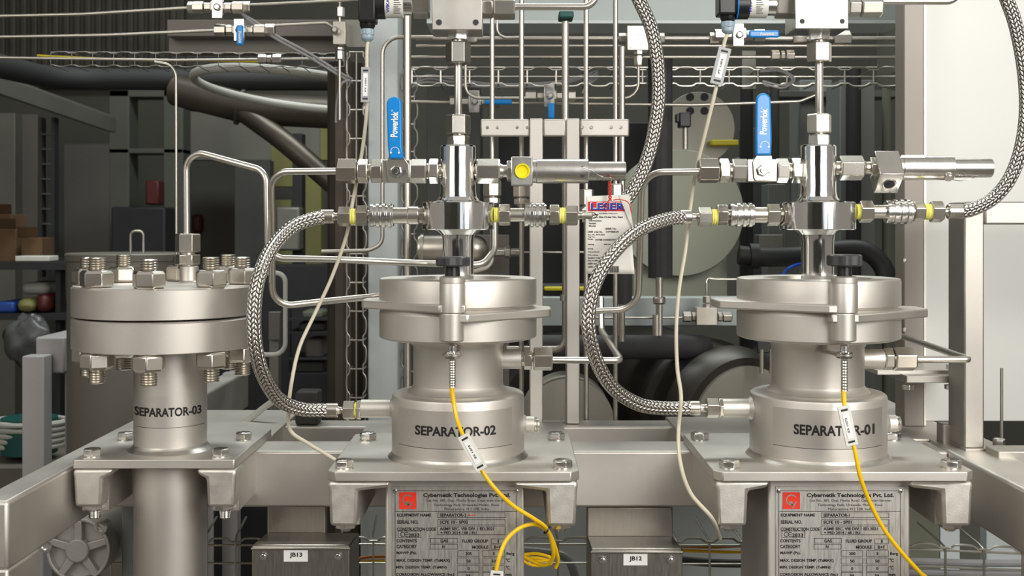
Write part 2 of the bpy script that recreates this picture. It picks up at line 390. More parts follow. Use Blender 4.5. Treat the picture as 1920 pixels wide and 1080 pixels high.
# ------------------------------------------------------------------ separators
def cyl_fn(X0, Y0, R):
    def fn(px, py):
        dx = (px-CX)/F; a = dx*dx+1; b = -2*(dx*X0+Y0); c = X0*X0+Y0*Y0-R*R
        y = (-b-math.sqrt(b*b-4*a*c))/(2*a); return Vector((dx*y, y, EYE-(py-HZ)*y/F))
    return fn
def zz(py, Y): return EYE-(py-HZ)*Y/F
def plate_outline(x0, x1, Y0, Y1, c):
    return [(x0+c, Y0), (x1-c, Y0), (x1, Y0+c), (x1, Y1-c), (x1-c, Y1), (x0+c, Y1), (x0, Y1-c), (x0, Y0+c)]
def base_plate(root, x0, x1, Y0, Y1, c=.010):
    obj('base_plate', MB().prism(plate_outline(x0, x1, Y0, Y1, c), EYE-.3555, PT), 'blasted', root, bevel=.0012)
def nameplate(root, x0, y0, x1, Y, n, dx):
    """engraved plaque; text boxes are given as on separator-1's plaque, shifted by dx"""
    fn0 = lambda d: (lambda px, py: P(px+dx, py, Y-d))
    pl = obj('nameplate', MB().pbox(x0, y0, x1, 1180, Y-.0014, Y, at=Y-.0014), 'brushed_plaque', root, label='brushed engraved data plaque', bevel=.0006)
    f1 = fn0(.0018); mb = MB(); o = lambda a, b, c, d, t=.7: outline(mb, f1, a, b, c, d, t)
    o(1460, 920, 1689, 1175, .8); rect(mb, f1, 1460, 958.5, 1688, 959.5)
    L = lambda t_, a, b, c, d, bold=True: letters(mb, t_, a, b, c, d, f1, bold)
    L('Cybernetik Technologies Pvt. Ltd.', 1513, 924.5, 1676, 934.5)
    L('Gat No. 385, Opp. Mutha Road, Opp. Indo-German', 1518, 936, 1671, 942, False)
    L('Technology Park, Urawade, Mulshi, Pune', 1533, 944.5, 1655, 950.5, False)
    L('Maharashtra 412 108, India', 1553, 952, 1636, 957.5, False)
    L('EQUIPMENT NAME', 1464, 963, 1528, 969.5); o(1540, 961, 1667, 971); L('SEPARATOR-%d' % n, 1544, 963, 1594 if n == 1 else 1594, 969)
    L('SERIAL NO.', 1464, 975.5, 1504, 982); o(1540, 974, 1667, 984.5); L('SCFE 10 - SP0%d' % n, 1544, 976, 1597, 982)
    L('CONSTRUCTION CODE', 1464, 989, 1537, 995.5); o(1539, 986.5, 1667, 1003); L('ASME SEC. VIII DIV.1 ED.2021', 1544, 988.5, 1646, 994.5); L('+ PED 2014 / 68 / EU', 1545, 996, 1613, 1001.5)
    o(1466, 995.5, 1509, 1008.5); L('2833', 1485, 1000, 1506, 1007)
    for cx_ in (1474.5, 1482):                            # the two round letters of the CE mark
        vs = []; fs = []
        for k in range(17):
            a = math.radians(50+260*k/16)
            for r_ in (4.6, 3.4): vs.append(f1(cx_+r_*math.cos(a), 1002-r_*math.sin(a)))
        for k in range(16): fs.append((2*k, 2*k+2, 2*k+3, 2*k+1))
        mb.add(vs, fs)
    rect(mb, f1, 1479, 1001.4, 1484, 1002.6)
    L('CONTENTS', 1463, 1011, 1501, 1017); o(1526.5, 1009, 1578, 1018.5); L('GAS', 1545, 1011, 1560, 1017)
    L('FLUID GROUP', 1586, 1011.5, 1635, 1017.5); o(1640, 1010, 1666, 1019.5); L('1', 1652.5, 1012, 1655, 1018)
    L('CATEGORY', 1463, 1021.5, 1501, 1028); o(1526, 1020, 1577.5, 1030); L('IV', 1548.5, 1022.5, 1555, 1028)
    L('MODULE', 1605, 1023, 1635, 1029); o(1640, 1021, 1665, 1030.5); L('B+F', 1646, 1023, 1659, 1029)
    L('MAWP (Ps).', 1463, 1034, 1501, 1040.5); L('Barg', 1669, 1035.5, 1684, 1042)
    L('MAX. DESIGN TEMP. (TsMAX)', 1463, 1048, 1563, 1055); L('°C', 1668, 1047, 1676, 1054)
    L('MIN. DESIGN TEMP. (TsMIN)', 1462, 1061, 1557, 1067.5); L('°C', 1668, 1061, 1675, 1068)
    L('CORROSION ALLOWANCE (Int.)', 1462, 1074.5, 1571, 1081.5); L('mm', 1667, 1076, 1679, 1080.5)
    for yy, a, b in ((1032, '200' if n == 1 else '205', '3'), (1046, '50', '50'), (1060, '0', '0'), (1073, 'NA', 'NA')):
        o(1577, yy, 1618, yy+12); o(1624.5, yy, 1666, yy+12)
        wa = 4*len(a); wb = 4*len(b)
        L(a, 1598-wa/2, yy+3, 1598+wa/2, yy+9); L(b, 1645-wb/2, yy+3, 1645+wb/2, yy+9)
    obj('engraving', mb, 'print_black', pl, label='black engraved lettering and rules', flat=True)
    if n == 2:
        mb = MB(); rect(mb, f1, 1598, 966, 1612, 966.8); rect(mb, f1, 1598, 963.6, 1600, 968); obj('arrow_mark', mb, 'print_red', pl, label='small red pen arrow', flat=True)
    mb = MB(); f2 = fn0(.0022); rect(mb, f2, 1468, 923, 1500, 954.5); obj('logo', mb, 'logo_red', pl, label='red square logo with a silver curl', flat=True)
    f3 = fn0(.0026); mb = MB(); vs = []; fs = []
    for k in range(25):
        a = math.radians(35+245*k/24)
        for r_ in (10.5, 8.2): vs.append(f3(1484+r_*math.cos(a), 937.5-r_*math.sin(a)))
    for k in range(24): fs.append((2*k, 2*k+2, 2*k+3, 2*k+1))
    mb.add(vs, fs)
    for q in ([(1478, 941), (1480, 939.5), (1487, 946), (1486, 949)], [(1492, 939.5), (1494, 941), (1487.5, 954), (1485, 954)], [(1482, 941), (1484, 939), (1488, 945), (1487, 948)]):
        mb.add([f3(*p) for p in q], [(0, 1, 2, 3)])
    obj('logo_curl', mb, 'logo_silver', pl, flat=True)
    for px in (1460, 1688):
        mb = MB(); c = P(px+dx, 921, Y-.0014); mb.turn(c, (0, -1, 0), [(0, .0032), (.001, .003), (.0014, .0014), (.0002, .0013)], 20); obj('rivet', mb, 'zinc', pl)
def sticker(root, X0, Y0, R, x0, y0, x1, y1, txt, tx):
    f = cyl_fn(X0, Y0, R+.0003); mb = MB(); n = 24; vs = []; fs = []
    for i in range(n+1):
        x = x0+(x1-x0)*i/n
        # follow a constant height on the cylinder
        yb = f(x, 800).y; z0 = zz(y0, Y0-R); z1 = zz(y1, Y0-R); p = f(x, 800); vs += [(p.x, p.y, z0), (p.x, p.y, z1)]
    for i in range(n): fs.append((2*i, 2*i+1, 2*i+3, 2*i+2))
    mb.add(vs, fs); st = obj('label_sticker', mb, 'clear_sticker', root, label='clear adhesive label')
    g = cyl_fn(X0, Y0, R+.0006); mb = MB()
    def fn(x, y): p = g(x, 800); return Vector((p.x, p.y, zz(y, Y0-R)))
    letters(mb, txt, *tx, fn, True); obj('lettering', mb, 'print_black', st, label='black printed lettering')
    mb = MB(); rect(mb, fn, x0, y1-.6, x1, y1+.1, 24); obj('edge_line', mb, 'print_black', st)
    return st

def big_separator(tag_, cx_px, Y0, Rb, x0, x1, col_px, n, dxp, stx, R_hub, ports):
    X0 = (cx_px-CX)*Y0/F; z = lambda py: zz(py, Y0)
    root = thing('separator_vessel', 'bead-blasted steel separator vessel marked %s with clamped lid' % tag_, 'vessel', (X0, Y0, EYE-.9), 'separator vessels')
    base_plate(root, x0, x1, 1.636, 1.945, .012)
    zb = PT
    obj('body', MB().turn((X0, Y0, 0), (0, 0, 1), [(zb, Rb), (z(741), Rb), (z(737), Rb-.0012), (z(734), Rb-.0045), (z(733), Rb-.008), (z(731.5), .060)], 96), 'blasted', root)
    obj('weld_bead', MB().turn((X0, Y0, 0), (0, 0, 1), [(zb-.0005, Rb+.0065), (zb+.0012, Rb+.0050), (zb+.0030, Rb+.0028), (zb+.0052, Rb+.0012), (zb+.0085, Rb-.0002)], 96), 'weld', root)
    rn = .0672*(Rb/.099)**.6
    obj('neck', MB().turn((X0, Y0, 0), (0, 0, 1), [(z(732), rn+.009), (z(729), rn+.0065), (z(725), rn+.0025), (z(719), rn), (z(650), rn), (z(638), rn+.004), (z(633), rn+.008)], 96), 'blasted', root)
    Rh = R_hub
    obj('hub_flange', MB().turn((X0, Y0, 0), (0, 0, 1), [(z(634), rn), (z(632.5), Rh-.006), (z(630), Rh-.001), (z(628), Rh), (z(584), Rh), (z(576), Rh-.003), (z(572), Rh-.006)], 96), 'blasted', root)
    # lid with a stepped recess in its top
    obj('lid', MB().turn((X0, Y0, 0), (0, 0, 1), [(z(573), Rh-.008), (z(570), Rh-.001), (z(568), Rh), (z(525), Rh), (z(521.5), Rh-.0012), (z(520.5), Rh-.004),
        (z(520), .082), (z(521), .080), (z(527), .079), (z(529), .0), ], 96), 'blasted', root)
    # two swinging half plates with the boss that carries the locking pin
    def half(name, s, xe, zt, th):
        """plan: long ear to one side, straight front edge running to the boss"""
        a = Rh+.004; pts = [(-s*.017, -.140), (s*.020, -.140), (s*(xe-.004), -.040), (s*xe, -.030), (s*xe, .018), (s*(xe-.006), .026)]
        for k in range(9): q = math.radians(25+k*8); pts.append((s*math.cos(q)*a, math.sin(q)*a))
        pts += [(-s*.017, .13), (-s*.017, .06), (s*.06, .05), (s*.08, 0), (s*.06, -.05), (-s*.017, -.06)]
        obj(name, MB().prism([(X0+u, Y0+v) for u, v in pts], zt-th, zt), 'blasted', root, bevel=.0022)
    Yb = Y0-.128; zc = lambda py: zz(py, Yb)
    half('upper_clamp_plate', -1, .141 if n == 2 else .157, EYE-.1080, .0122); half('lower_clamp_plate', 1, .139 if n == 2 else .155, EYE-.1208, .0125)
    xb = X0-(.002 if n == 2 else -.004)
    obj('upper_boss', MB().turn((xb, Yb, 0), (0, 0, 1), [(zc(586), .0175), (zc(585), .0182), (zc(534), .0182), (zc(532), .0176), (zc(530.5), .0176), (zc(529.5), .0182), (zc(520), .0182), (zc(518), .0165), (zc(517.5), .010)], 48), 'blasted', root, label='upright pin boss')
    obj('lower_boss', MB().turn((xb-.001, Yb, 0), (0, 0, 1), [(zc(641), .012), (zc(639.5), .0158), (zc(637), .0172), (zc(589), .0172), (zc(587), .0165)], 48), 'blasted', root)
    kn = obj('locking_knob', MB(), 'black_plastic', root) if 0 else None
    mb = MB(); vs = []; N = 84; zt, zl = zc(481 if n == 2 else 477), zc(499)
    for j, (zq, k) in enumerate(((zl, .90), (zl+.002, 1), (zt-.002, 1), (zt, .90), (zt+.0004, .4))):
        for i in range(N):
            a = 2*PI*i/N; r = .0232*k*(1+.055*math.cos(7*a)); vs.append((xb+r*math.cos(a), Yb+r*math.sin(a), zq))
    fs = [(j*N+i, j*N+(i+1) % N, (j+1)*N+(i+1) % N, (j+1)*N+i) for j in range(4) for i in range(N)]+[tuple(range(N)), tuple(4*N+i for i in range(N))]
    mb.add(vs, fs); kn = obj('locking_knob', mb, 'dark_grey_plastic', root, label='black lobed knob')
    obj('knob_stem', MB().turn((xb, Yb, 0), (0, 0, 1), [(zc(517), .0105), (zl, .0100)], 32), 'black_plastic', kn)
    # body below the plate, with the plaque
    Yc = 1.668
    a = P(722+ (dxp if n == 1 else 0), 905, Yc) ; 
    cxa, cxb = ((722, 983) if n == 2 else (1440, 1707))
    xa, xb2 = (cxa-CX)*Yc/F, (cxb-CX)*Yc/F
    obj('lower_housing', MB().box((xa, Yc, EYE-.9), (xb2, Yc+.19, EYE-.3565)), 'blasted', root, bevel=.004)
    nameplate(root, *( (735, 912, 981) if n == 2 else (1454, 912, 1697)), Yc, n, (-719.5 if n == 2 else 0))
    sticker(root, X0, Y0, Rb, *stx)
    for (nm, px0, px1, py, r, yy) in ports:
        s = P(px0, py, yy); e_ = P(px1, py, yy)
        obj(nm, MB().turn(s, e_-s, [(-.02, r), ((e_-s).length-.001, r), ((e_-s).length, r-.0015)], 40), 'blasted', root, bevel=0)
        if nm != 'outlet_boss':
            obj('port_weld', MB().turn(s, e_-s, [(-.012, r+.010), (-.004, r+.006), (.001, r+.0022), (.004, r)], 40), 'blasted', root)
    return root, X0
V2, X2 = big_separator('separator-02', 859, 1.76, .099, -.2588, .0942, 859, 2, 0,
    (748, 772, 960, 843, 'SEPARATOR-02', (778, 800.5, 930, 819)), .1175,
    [('inlet_stub', 737, 676, 766, .0137, 1.76), ('outlet_boss', 943, 978, 673, .0150, 1.76), ('plugged_port', 982, 1003, 796, .0125, 1.76)])
V1, X1 = big_separator('separator-01', 1533, 1.76, .1003, .2822, .6470, 1533, 1, 0,
    (1449, 770, 1654, 843, 'SEPARATOR-01', (1488, 798, 1640, 818)), .1195,
    [('inlet_stub', 1407, 1353, 765, .0140, 1.76), ('outlet_boss', 1615, 1656, 673, .0150, 1.76), ('plugged_port', 1660, 1680, 794, .0130, 1.76)])
for root, pxs, py in ((V2, (1003, 1011), 797), (V1, (1679, 1687), 794)):
    a = P(pxs[0], py, 1.76); b = P(pxs[1], py, 1.76)
    obj('port_plug', MB().turn(a, b-a, [(0, .0108), (.002, .0115), (.003, .0105), (.004, .0115), ((b-a).length, .0105)], 36), 'machined', root)
# proximity sensor and its bracket under each clamp pin: things of their own
def sensor(X, Y, y0, y1, label, root_x, sgn):
    t = thing('clamp_sensor', label, 'sensor', (X, Y, zz(y1, Y)), 'clamp sensors'); z = lambda p: zz(p, Y)
    mb = MB(); mb.turn((X, Y, z(668)), (0, 0, 1), [(0, .0135), (.0028, .0135)], 40)
    mb.prism([(X-.006*sgn-.004, Y+.004), (X-.006*sgn+.010, Y+.010), (root_x+.012, Y+.075), (root_x-.004, Y+.075)], z(668), z(668)+.0028)
    obj('bracket', mb, 'machined', t, bevel=.0006)
    obj('lock_nut', MB().turn((X, Y, z(672)), (0, 0, 1), [(0, .0095), (.0095, .0095)], 6, .3), 'zinc', t, bevel=.0005)
    obj('washer', MB().turn((X, Y, z(668)+.0028), (0, 0, 1), [(0, .0125), (.0016, .0125)], 36), 'zinc', t)
    obj('pin', MB().turn((X, Y, z(662)), (0, 0, 1), [(0, .006), (.010, .006), (.012, .0045)], 24), 'zinc', t)
    pr = []
    k = 0; zA, zB = z(y1), z(674)
    while k < 22: h = zA+(zB-zA)*(k/22); pr += [(h, .0045 if k % 2 else .0050)]; k += 1
    obj('barrel', MB().turn((X, Y, 0), (0, 0, 1), pr+[(zB, .005)], 28), 'machined', t)
    return t
sensor(X2-.002, 1.632, 672, 726, 'small chrome proximity sensor under the clamp pin of separator-02', X2-.004, 1)
sensor(X1+.004, 1.632, 672, 733, 'small threaded proximity sensor under the clamp pin of separator-01', X1-.02, 1)

# separator-03: bolted blind flange on a plain pipe
def sep3():
    X0, Y0 = -.5267, 1.81; z = lambda p: zz(p, Y0)
    root = thing('separator_vessel', 'tall narrow steel separator pipe marked separator-03 with bolted flange pair', 'vessel', (X0, Y0, EYE-.9), 'separator vessels')
    base_plate(root, -.645, -.4066, 1.722, 1.985, .002)
    rn = .0547; Xf = X0-.0085; Rf = .1365
    obj('pipe_body', MB().turn((X0, Y0, 0), (0, 0, 1), [(EYE-.9, rn), (PT-.0145, rn)], 72), 'blasted', root)
    obj('neck', MB().turn((X0, Y0, 0), (0, 0, 1), [(PT-.001, rn), (z(650), rn)], 72), 'blasted', root)
    obj('weld_bead', MB().turn((X0, Y0, 0), (0, 0, 1), [(PT-.0005, rn+.0095), (PT+.0015, rn+.0075), (PT+.0035, rn+.0045), (PT+.006, rn+.002), (PT+.010, rn-.0002)], 72), 'weld', root)
    obj('lower_flange', MB().turn((Xf, Y0, 0), (0, 0, 1), [(z(648.5), Rf-.002), (z(647), Rf), (z(595), Rf), (z(592), Rf-.0025)], 96), 'blasted', root)
    obj('gasket', MB().turn((Xf, Y0, 0), (0, 0, 1), [(z(592), Rf-.022), (z(588.5), Rf-.022)], 72), 'black_rubber', root)
    obj('blind_flange', MB().turn((Xf, Y0, 0), (0, 0, 1), [(z(588.5), Rf-.0008), (z(587.5), Rf), (z(537), Rf), (z(533.5), Rf-.0025)], 96), 'blasted', root)
    s = (250, 745, 387, 803, 'SEPARATOR-03', (250.5, 765, 378, 782)); f = cyl_fn(X0, Y0, rn+.0003)
    sticker(root, X0, Y0, rn, 254, 745, 384, 803, 'SEPARATOR-03', (252, 765, 378, 782))
    # outlet stub on the lid
    p = P(355, 528, 1.90); obj('outlet_stub', MB().turn(p, (0, 0, 1), [(-.002, .020), (.002, .0155), (.004, .0148), (.0245, .0148), (.026, .013)], 40), 'blasted', root)
    names = {0: 'rightmost', 1: 'rear right', 2: 'rear centre', 3: 'rear left', 4: 'leftmost', 5: 'front left', 6: 'front centre', 7: 'front right'}
    zt = z(533.5); zb = z(648.5)
    for k in range(8):
        a = math.radians(5+45*k); x = Xf+.1165*math.cos(a)+.001; y = Y0+.1165*math.sin(a)
        t = thing('stud_bolt', 'threaded stud with hex nuts at the %s of the separator-03 flange' % names[k], 'bolt', (x, y, zb-.05), 'stud bolts through the separator-03 flange')
        def thread(za, zb_):
            pr = [(za, .0105)]; n = max(4, int(abs(zb_-za)/.0034)); 
            for i in range(n):
                h = za+(zb_-za)*(i+.3)/n; pr += [(h, .0103), (h+.0012*(1 if zb_ > za else -1), .0127)]
            return pr+[(zb_, .0100)]
        rt = .35+k*.9
        obj('nut', MB().turn((x, y, zt), (0, 0, 1), [(0, .0185), (.003, .0212), (.021, .0212), (.0255, .0182)], 6, rt), 'machined', t, bevel=.0016)
        obj('nut', MB().turn((x, y, zb), (0, 0, -1), [(0, .0185), (.003, .0212), (.021, .0212), (.0255, .0182)], 6, rt+.4), 'machined', t, bevel=.0016)
        obj('threaded_end', MB().turn((x, y, 0), (0, 0, 1), thread(zt+.024, zt+.0425+(.002 if k % 2 else 0)), 28), 'machined', t)
        obj('threaded_end', MB().turn((x, y, 0), (0, 0, 1), thread(zb-.024, zb-.046), 28), 'machined', t)
    return root
sep3()
for nm, px, py, Yq in (('front left', 173, 858, 1.748), ('front right', 414, 858, 1.748), ('rear left', 236, 825, 1.885), ('rear right', 457, 827, 1.885)):
    hex_bolt((px-CX)*Yq/F, Yq, PT, 'hex bolt at the %s corner of the separator-03 base plate' % nm, .0118)
for nm, X, Yq in (('front left', 646, 1.665), ('front right', 1055, 1.665), ('rear left', 690, 1.885), ('rear right', 1043, 1.885)):
    hex_bolt((X-CX)*Yq/F, Yq, PT, 'hex bolt at the %s corner of the separator-02 base plate' % nm, .0122)
for nm, X, Yq in (('front left', 1367, 1.665), ('front right', 1783, 1.665), ('rear left', 1312, 1.885), ('rear right', 1672, 1.885)):
    hex_bolt((X-CX)*Yq/F, Yq, PT, 'hex bolt at the %s corner of the separator-01 base plate' % nm, .0128)

# ------------------------------------------------------------------ polished columns standing on the lids
def column(X, Y, label, k):
    t = thing('polished_column', label, 'column', (X, Y, zz(528, Y)), 'polished steel columns'); z = lambda p: zz(p, Y); s = S(Y)*k
    obj('lower_tube', MB().turn((X, Y, 0), (0, 0, 1), [(z(529), 29*s), (z(452), 29*s), (z(440), 31*s), (z(434), 38*s), (z(430), 47*s)], 72), 'chrome', t)
    obj('collar', MB().turn((X, Y, 0), (0, 0, 1), [(z(431), 65.5*s), (z(429.5), 67*s), (z(380.5), 67*s), (z(379), 65.5*s)], 96), 'chrome', t)
    obj('upper_tube', MB().turn((X, Y, 0), (0, 0, 1), [(z(379), 47*s), (z(376), 40*s), (z(369), 35*s), (z(358), 33*s), (z(276), 33*s), (z(273), 31.5*s), (z(272), 29*s)], 72), 'chrome', t)
column(X2, 1.76, 'mirror-polished steel column on the lid of separator-02', 1.0)
column(X1, 1.76, 'mirror-polished steel column on the lid of separator-01', 1.04)

# ------------------------------------------------------------------ rows of fittings
def fit_row(root, segs, axis='x', line=320, Y=1.76, m='machined'):
    """segs: (name, a, b, radius px, kind) along the pixel axis; each is one part"""
    out = []
    for sg in segs:
        nm, a, b, r, k = sg[:5]; mm = sg[5] if len(sg) > 5 else m; rot = sg[6] if len(sg) > 6 else .22
        if axis == 'x': p0 = P(a, line, Y); d = Vector((1, 0, 0))
        else: p0 = P(line, b, Y); d = Vector((0, 0, 1)); rot += PI/6
        L = (b-a)*S(Y); r = r*S(Y); mb = MB(); bv = 0
        if k == 'h': mb.turn(p0, d, [(0, r*.92), (L*.06+.0003, r*1.0), (L*.94-.0003, r*1.0), (L, r*.92)], 6, rot); bv = .0007
        elif k == 'c': mb.turn(p0, d, [(0, r*.95), (min(.001, L*.2), r), (L-min(.001, L*.2), r), (L, r*.95)], 40)
        elif k == 'n': mb.turn(p0, d, [(0, r), (L*.3, r*.8), (L*.7, r*.8), (L, r)], 30)
        elif k == 'r':
            pr = []; n = 4
            for i in range(n):
                u = L*i/n; g = L/n
                pr += [(u, r*.88), (u+g*.12, r*(1 if i else .94)), (u+g*.62, r*(1 if i else .94)), (u+g*.75, r*.86), (u+g*.95, r*.86)]
            mb.turn(p0, d, pr+[(L, r*.9)], 48)
        elif k == 't':
            pr = [(L*i/7, r*(1+.05*math.sin(i*2.3))) for i in range(8)]; mb.turn(p0, d, pr, 24)
        elif k == 'b': mb.box((p0.x, Y-r, p0.z-r), (p0.x+L, Y+r, p0.z+r)); bv = .0012
        out.append(obj(nm, mb, mm, root, bevel=bv))
    return out
def rthread(mb, o, ax, a, b, r, pitch=.0012):
    pr = [(a, r*.92)]; n = int((b-a)/pitch)
    for i in range(n): pr += [(a+(b-a)*(i+.25)/n, r*.90), (a+(b-a)*(i+.75)/n, r)]
    mb.turn(o, ax, pr+[(b, r*.9)], 28); return mb
def ball_valve(xs, hx, label, plate_m, Y=1.76, line=321, k=0):
    x0 = xs[0]
    t = thing('ball_valve', label, 'valve', P(xs[4], line+25, Y), 'blue-handled ball valves on the columns')
    fit_row(t, [('tube_nut', xs[0], xs[1], 21, 'h', 'machined', .30), ('gland_nut', xs[1]+1, xs[2], 20, 'h', 'machined', .0), ('neck', xs[2]-1, xs[3]+1, 14, 'c'),
        ('end_fitting', xs[3], xs[4]+1, 19.5, 'h', 'machined', .15), ('end_fitting', xs[5]-1, xs[6], 20, 'h', 'machined', .1), ('neck', xs[6], xs[7], 15, 'c'), ('adapter_nut', xs[7], xs[8], 20.5, 'h', 'machined', 0), ('neck', xs[8], xs[9], 13, 'c')], line=line)
    s = S(Y)
    obj('valve_body', MB().pbox(xs[4], line-21, xs[5], line+21, Y-.018, Y+.018, at=Y-.010), 'machined', t, bevel=.0012)
    # bracket that joins stem and lever
    Yf = Y-.0185; cx = hx[1]
    pts = [(cx-16, line+14), (cx-13, line+19), (cx+16, line+19), (cx+24, line+12), (cx+24, line-12), (cx+18, line-20), (hx[2], line-28), (hx[2]-28, line-28), (cx-18, line-16)]
    vs = [P(a, b, Yf) for a, b in pts]
    obj('stem_bracket', MB().prism([(v.x, v.z) for v in vs], Yf-.004, Yf, 'y'), 'zinc' if plate_m else 'machined', t, bevel=.0006)
    c = P(cx, line, Yf-.004)
    sn = obj('stem_nut', MB().turn(c, (0, -1, 0), [(0, .0078), (.005, .0078), (.006, .0068)], 6, .2), 'zinc', t, bevel=.0005)
    obj('stem_end', rthread(MB(), c, Vector((0, -1, 0)), .005, .0105, .0042), 'zinc', sn)
    c2 = P(cx+16, line+1, Yf-.004); obj('stop_screw', MB().turn(c2, (0, -1, 0), [(0, .0034), (.003, .0032)], 16), 'zinc', t)
    # the lever sleeve: a shaped outline with rounded end, thickness
    Yl = Yf-.003; L, R_ = hx[3], hx[4]       # left edge and right edge polylines (px,py) bottom to top
    poly = R_+[p for p in arc_top(R_[-1], L[-1])]+list(reversed(L)); 
    vs = [P(a, b, Yl-.004) for a, b in poly]
    hd = obj('lever_sleeve', MB().prism([(v.x, v.z) for v in vs], Yl-.006, Yl+.003, 'y'), 'blue_vinyl', t, label='blue vinyl lever sleeve', bevel=.0026)
    return t, hd, Yl-.0066
def arc_top(a, b, n=12):
    cx, cy = (a[0]+b[0])/2, (a[1]+b[1])/2; r = abs(a[0]-b[0])/2; out = []
    for i in range(1, n): q = PI*i/n; out.append((cx+r*math.cos(q)*(1 if a[0] > b[0] else -1), cy-r*math.sin(q)))
    return out
def rot_letters(mb, txt, cx, cy, length, height, ang, Y):
    """lettering along a line tilted by ang (deg, 90 = reading upwards) centred at pixel cx,cy"""
    a = math.radians(ang); ux, uy = math.cos(a), -math.sin(a); vx, vy = -uy, ux       # u along the text, v downwards
    letters(mb, txt, -length/2, -height/2, length/2, height/2, lambda p, q: P(cx+ux*p+vx*q, cy+uy*p+vy*q, Y))
def lever_text(hd, cx, cy, ang, Y, tri, k):
    mb = MB(); rot_letters(mb, 'Powerlok', cx, cy, 48, 13.5, ang, Y)
    a = math.radians(ang); ux, uy = math.cos(a), -math.sin(a)
    px, py = cx-ux*29.5, cy-uy*29.5
    for (dx, dy, w_, h_) in ((-3.2, -3.5, 2.6, 6), (.4, -3.5, 2.6, 3), (.4, .4, 2.6, 2.4)):
        mb.add([P(px+dx*uy*-1+e1*ux*1.0, py+dy+e2, Y) for e1, e2 in ((0, 0), (w_, 0), (w_, h_), (0, h_))], [(0, 1, 2, 3)])
    rot_letters(mb, 'TM', cx+ux*25.5-8*0-5, cy+uy*25.5, 3.4, 2.5, ang, Y)
    # the open / close arc near the foot
    vs = []; fs = []
    for i in range(17):
        q = math.radians(-20+220*i/16)
        for r_ in (8.2, 7.2): vs.append(P(tri[0]+r_*math.cos(q), tri[1]-r_*.9*math.sin(q), Y))
    for i in range(16): fs.append((2*i, 2*i+2, 2*i+3, 2*i+1))
    mb.add(vs, fs)
    for s_ in (-1, 1): mb.add([P(tri[0]+s_*7.6-2.5, tri[1]+2, Y), P(tri[0]+s_*7.6+2.5, tri[1]+2, Y), P(tri[0]+s_*7.6, tri[1]+6, Y)], [(0, 1, 2)])
    obj('lettering', mb, 'white_print', hd, label='white printed lettering', flat=True)
v, hd, yl = ball_valve([632, 670, 691, 696, 717, 771, 800, 804, 823, 830], (0, 743, 757, [(730, 298), (727, 272), (725, 195)], [(757, 298), (754, 272), (753, 195)]), 'ball valve with upright blue lever left of the separator-02 column', 0)
lever_text(hd, 739.5, 233, 88, yl, (740.5, 283), 0)
v, hd, yl = ball_valve([1309, 1347, 1367, 1372, 1400, 1455, 1478, 1483, 1501, 1506], (0, 1429, 1446, [(1417, 291), (1417, 262), (1418, 188)], [(1446, 291), (1447, 262), (1445, 188)]), 'ball valve with upright blue lever left of the separator-01 column', 1, line=320)
lever_text(hd, 1432, 228, 88, yl, (1434, 272), 0)

# relief valves
def relief(label, x, line, style):
    Y = 1.76; t = thing('relief_valve', label, 'valve', P(x[2], line+28, Y), 'cylindrical relief valves')
    fit_row(t, [('inlet_stub', x[0]-8, x[0]+2, 13, 'c'), ('inlet_nut', x[0], x[1], 20.5, 'h', 'machined', .12), ('thread', x[1], x[2], 15, 'n'), ('locknut', x[2]-8, x[2]+1, 17.5, 'h')], line=line)
    s = S(Y)
    if style == 0:
        obj('body_block', MB().pbox(x[2], line-27, x[3], line+27, Y-.021, Y+.021, at=Y-.015), 'relief', t, bevel=.0015)
        c = P((x[2]+x[3])/2+1, line, Y-.021)
        obj('port_cap', MB().turn(c, (0, -1, 0), [(-.001, .0112), (.0036, .0112), (.0044, .0105), (.0042, .0092), (.0012, .0080), (.0008, .002)], 40), 'yellow_cap', t, label='yellow plastic port cap')
    else:
        R = Matrix.Rotation(math.radians(-38), 3, 'X'); c = P((x[2]+x[3])/2, line+6, Y)
        h = .5*(x[3]-x[2])*s
        mb = MB().box((c.x-h, c.y-.023, c.z-.026), (c.x+h, c.y+.021, c.z+.021), R, c); obj('body_block', mb, 'relief', t, bevel=.0015)
        d = R @ Vector((0, 0, -1)); c3 = c+d*.0262+ (R @ Vector((0, -.001, 0)))
        obj('threaded_port', MB().turn(c3, d, [(.0, .0105), (.0008, .0098), (.0003, .0085)], 32), 'machined', t)
        obj('port_bore', MB().turn(c3, d, [(0, .0080), (.0011, .0080)], 32), 'very_dark', t, label='dark threaded opening')
    fit_row(t, [('collar', x[3]-1, x[3]+7, 22, 'c'), ('barrel', x[3]+6, x[4], 23, 'c'), ('outlet_barrel', x[4]-1, x[5], 18, 'c')], line=line, m='relief')
    if style == 0:
        for q in (-6, 8):
            obj('barrel_hole', MB().turn(P(x[4]-11, line+q, Y-23*s+.0012), (0, -1, 0), [(0, .0034), (.0002, .0034)], 20), 'very_dark', t)
    else:
        c = P(x[4]-8, line+14, Y-.013); obj('seal_screw', MB().turn(c, (-.1, -.7, -.7), [(0, .0065), (.006, .0065), (.007, .0055)], 28), 'relief', t)
        obj('wire', MB().spl([P(x[4]-2, line+22, Y-.012), P(x[4]+15, line+24, Y-.008), P(x[4]+35, line+20, Y-.006), P(x[4]+45, line+15, Y-.009)], .0005, 6), 'zinc', t)
        m = obj('engraved_plate', MB().pbox(1690, line-24, 1735, line-19.5, Y-.0102, Y-.0075), 'machined', t); m.location.z += 0
    return t
relief('relief valve with yellow port cap right of the separator-02 column', [893, 938, 958, 999, 1103, 1173], 321, 0)
relief('relief valve with tilted square body right of the separator-01 column', [1573, 1617, 1638, 1683, 1786, 1858], 315, 1)

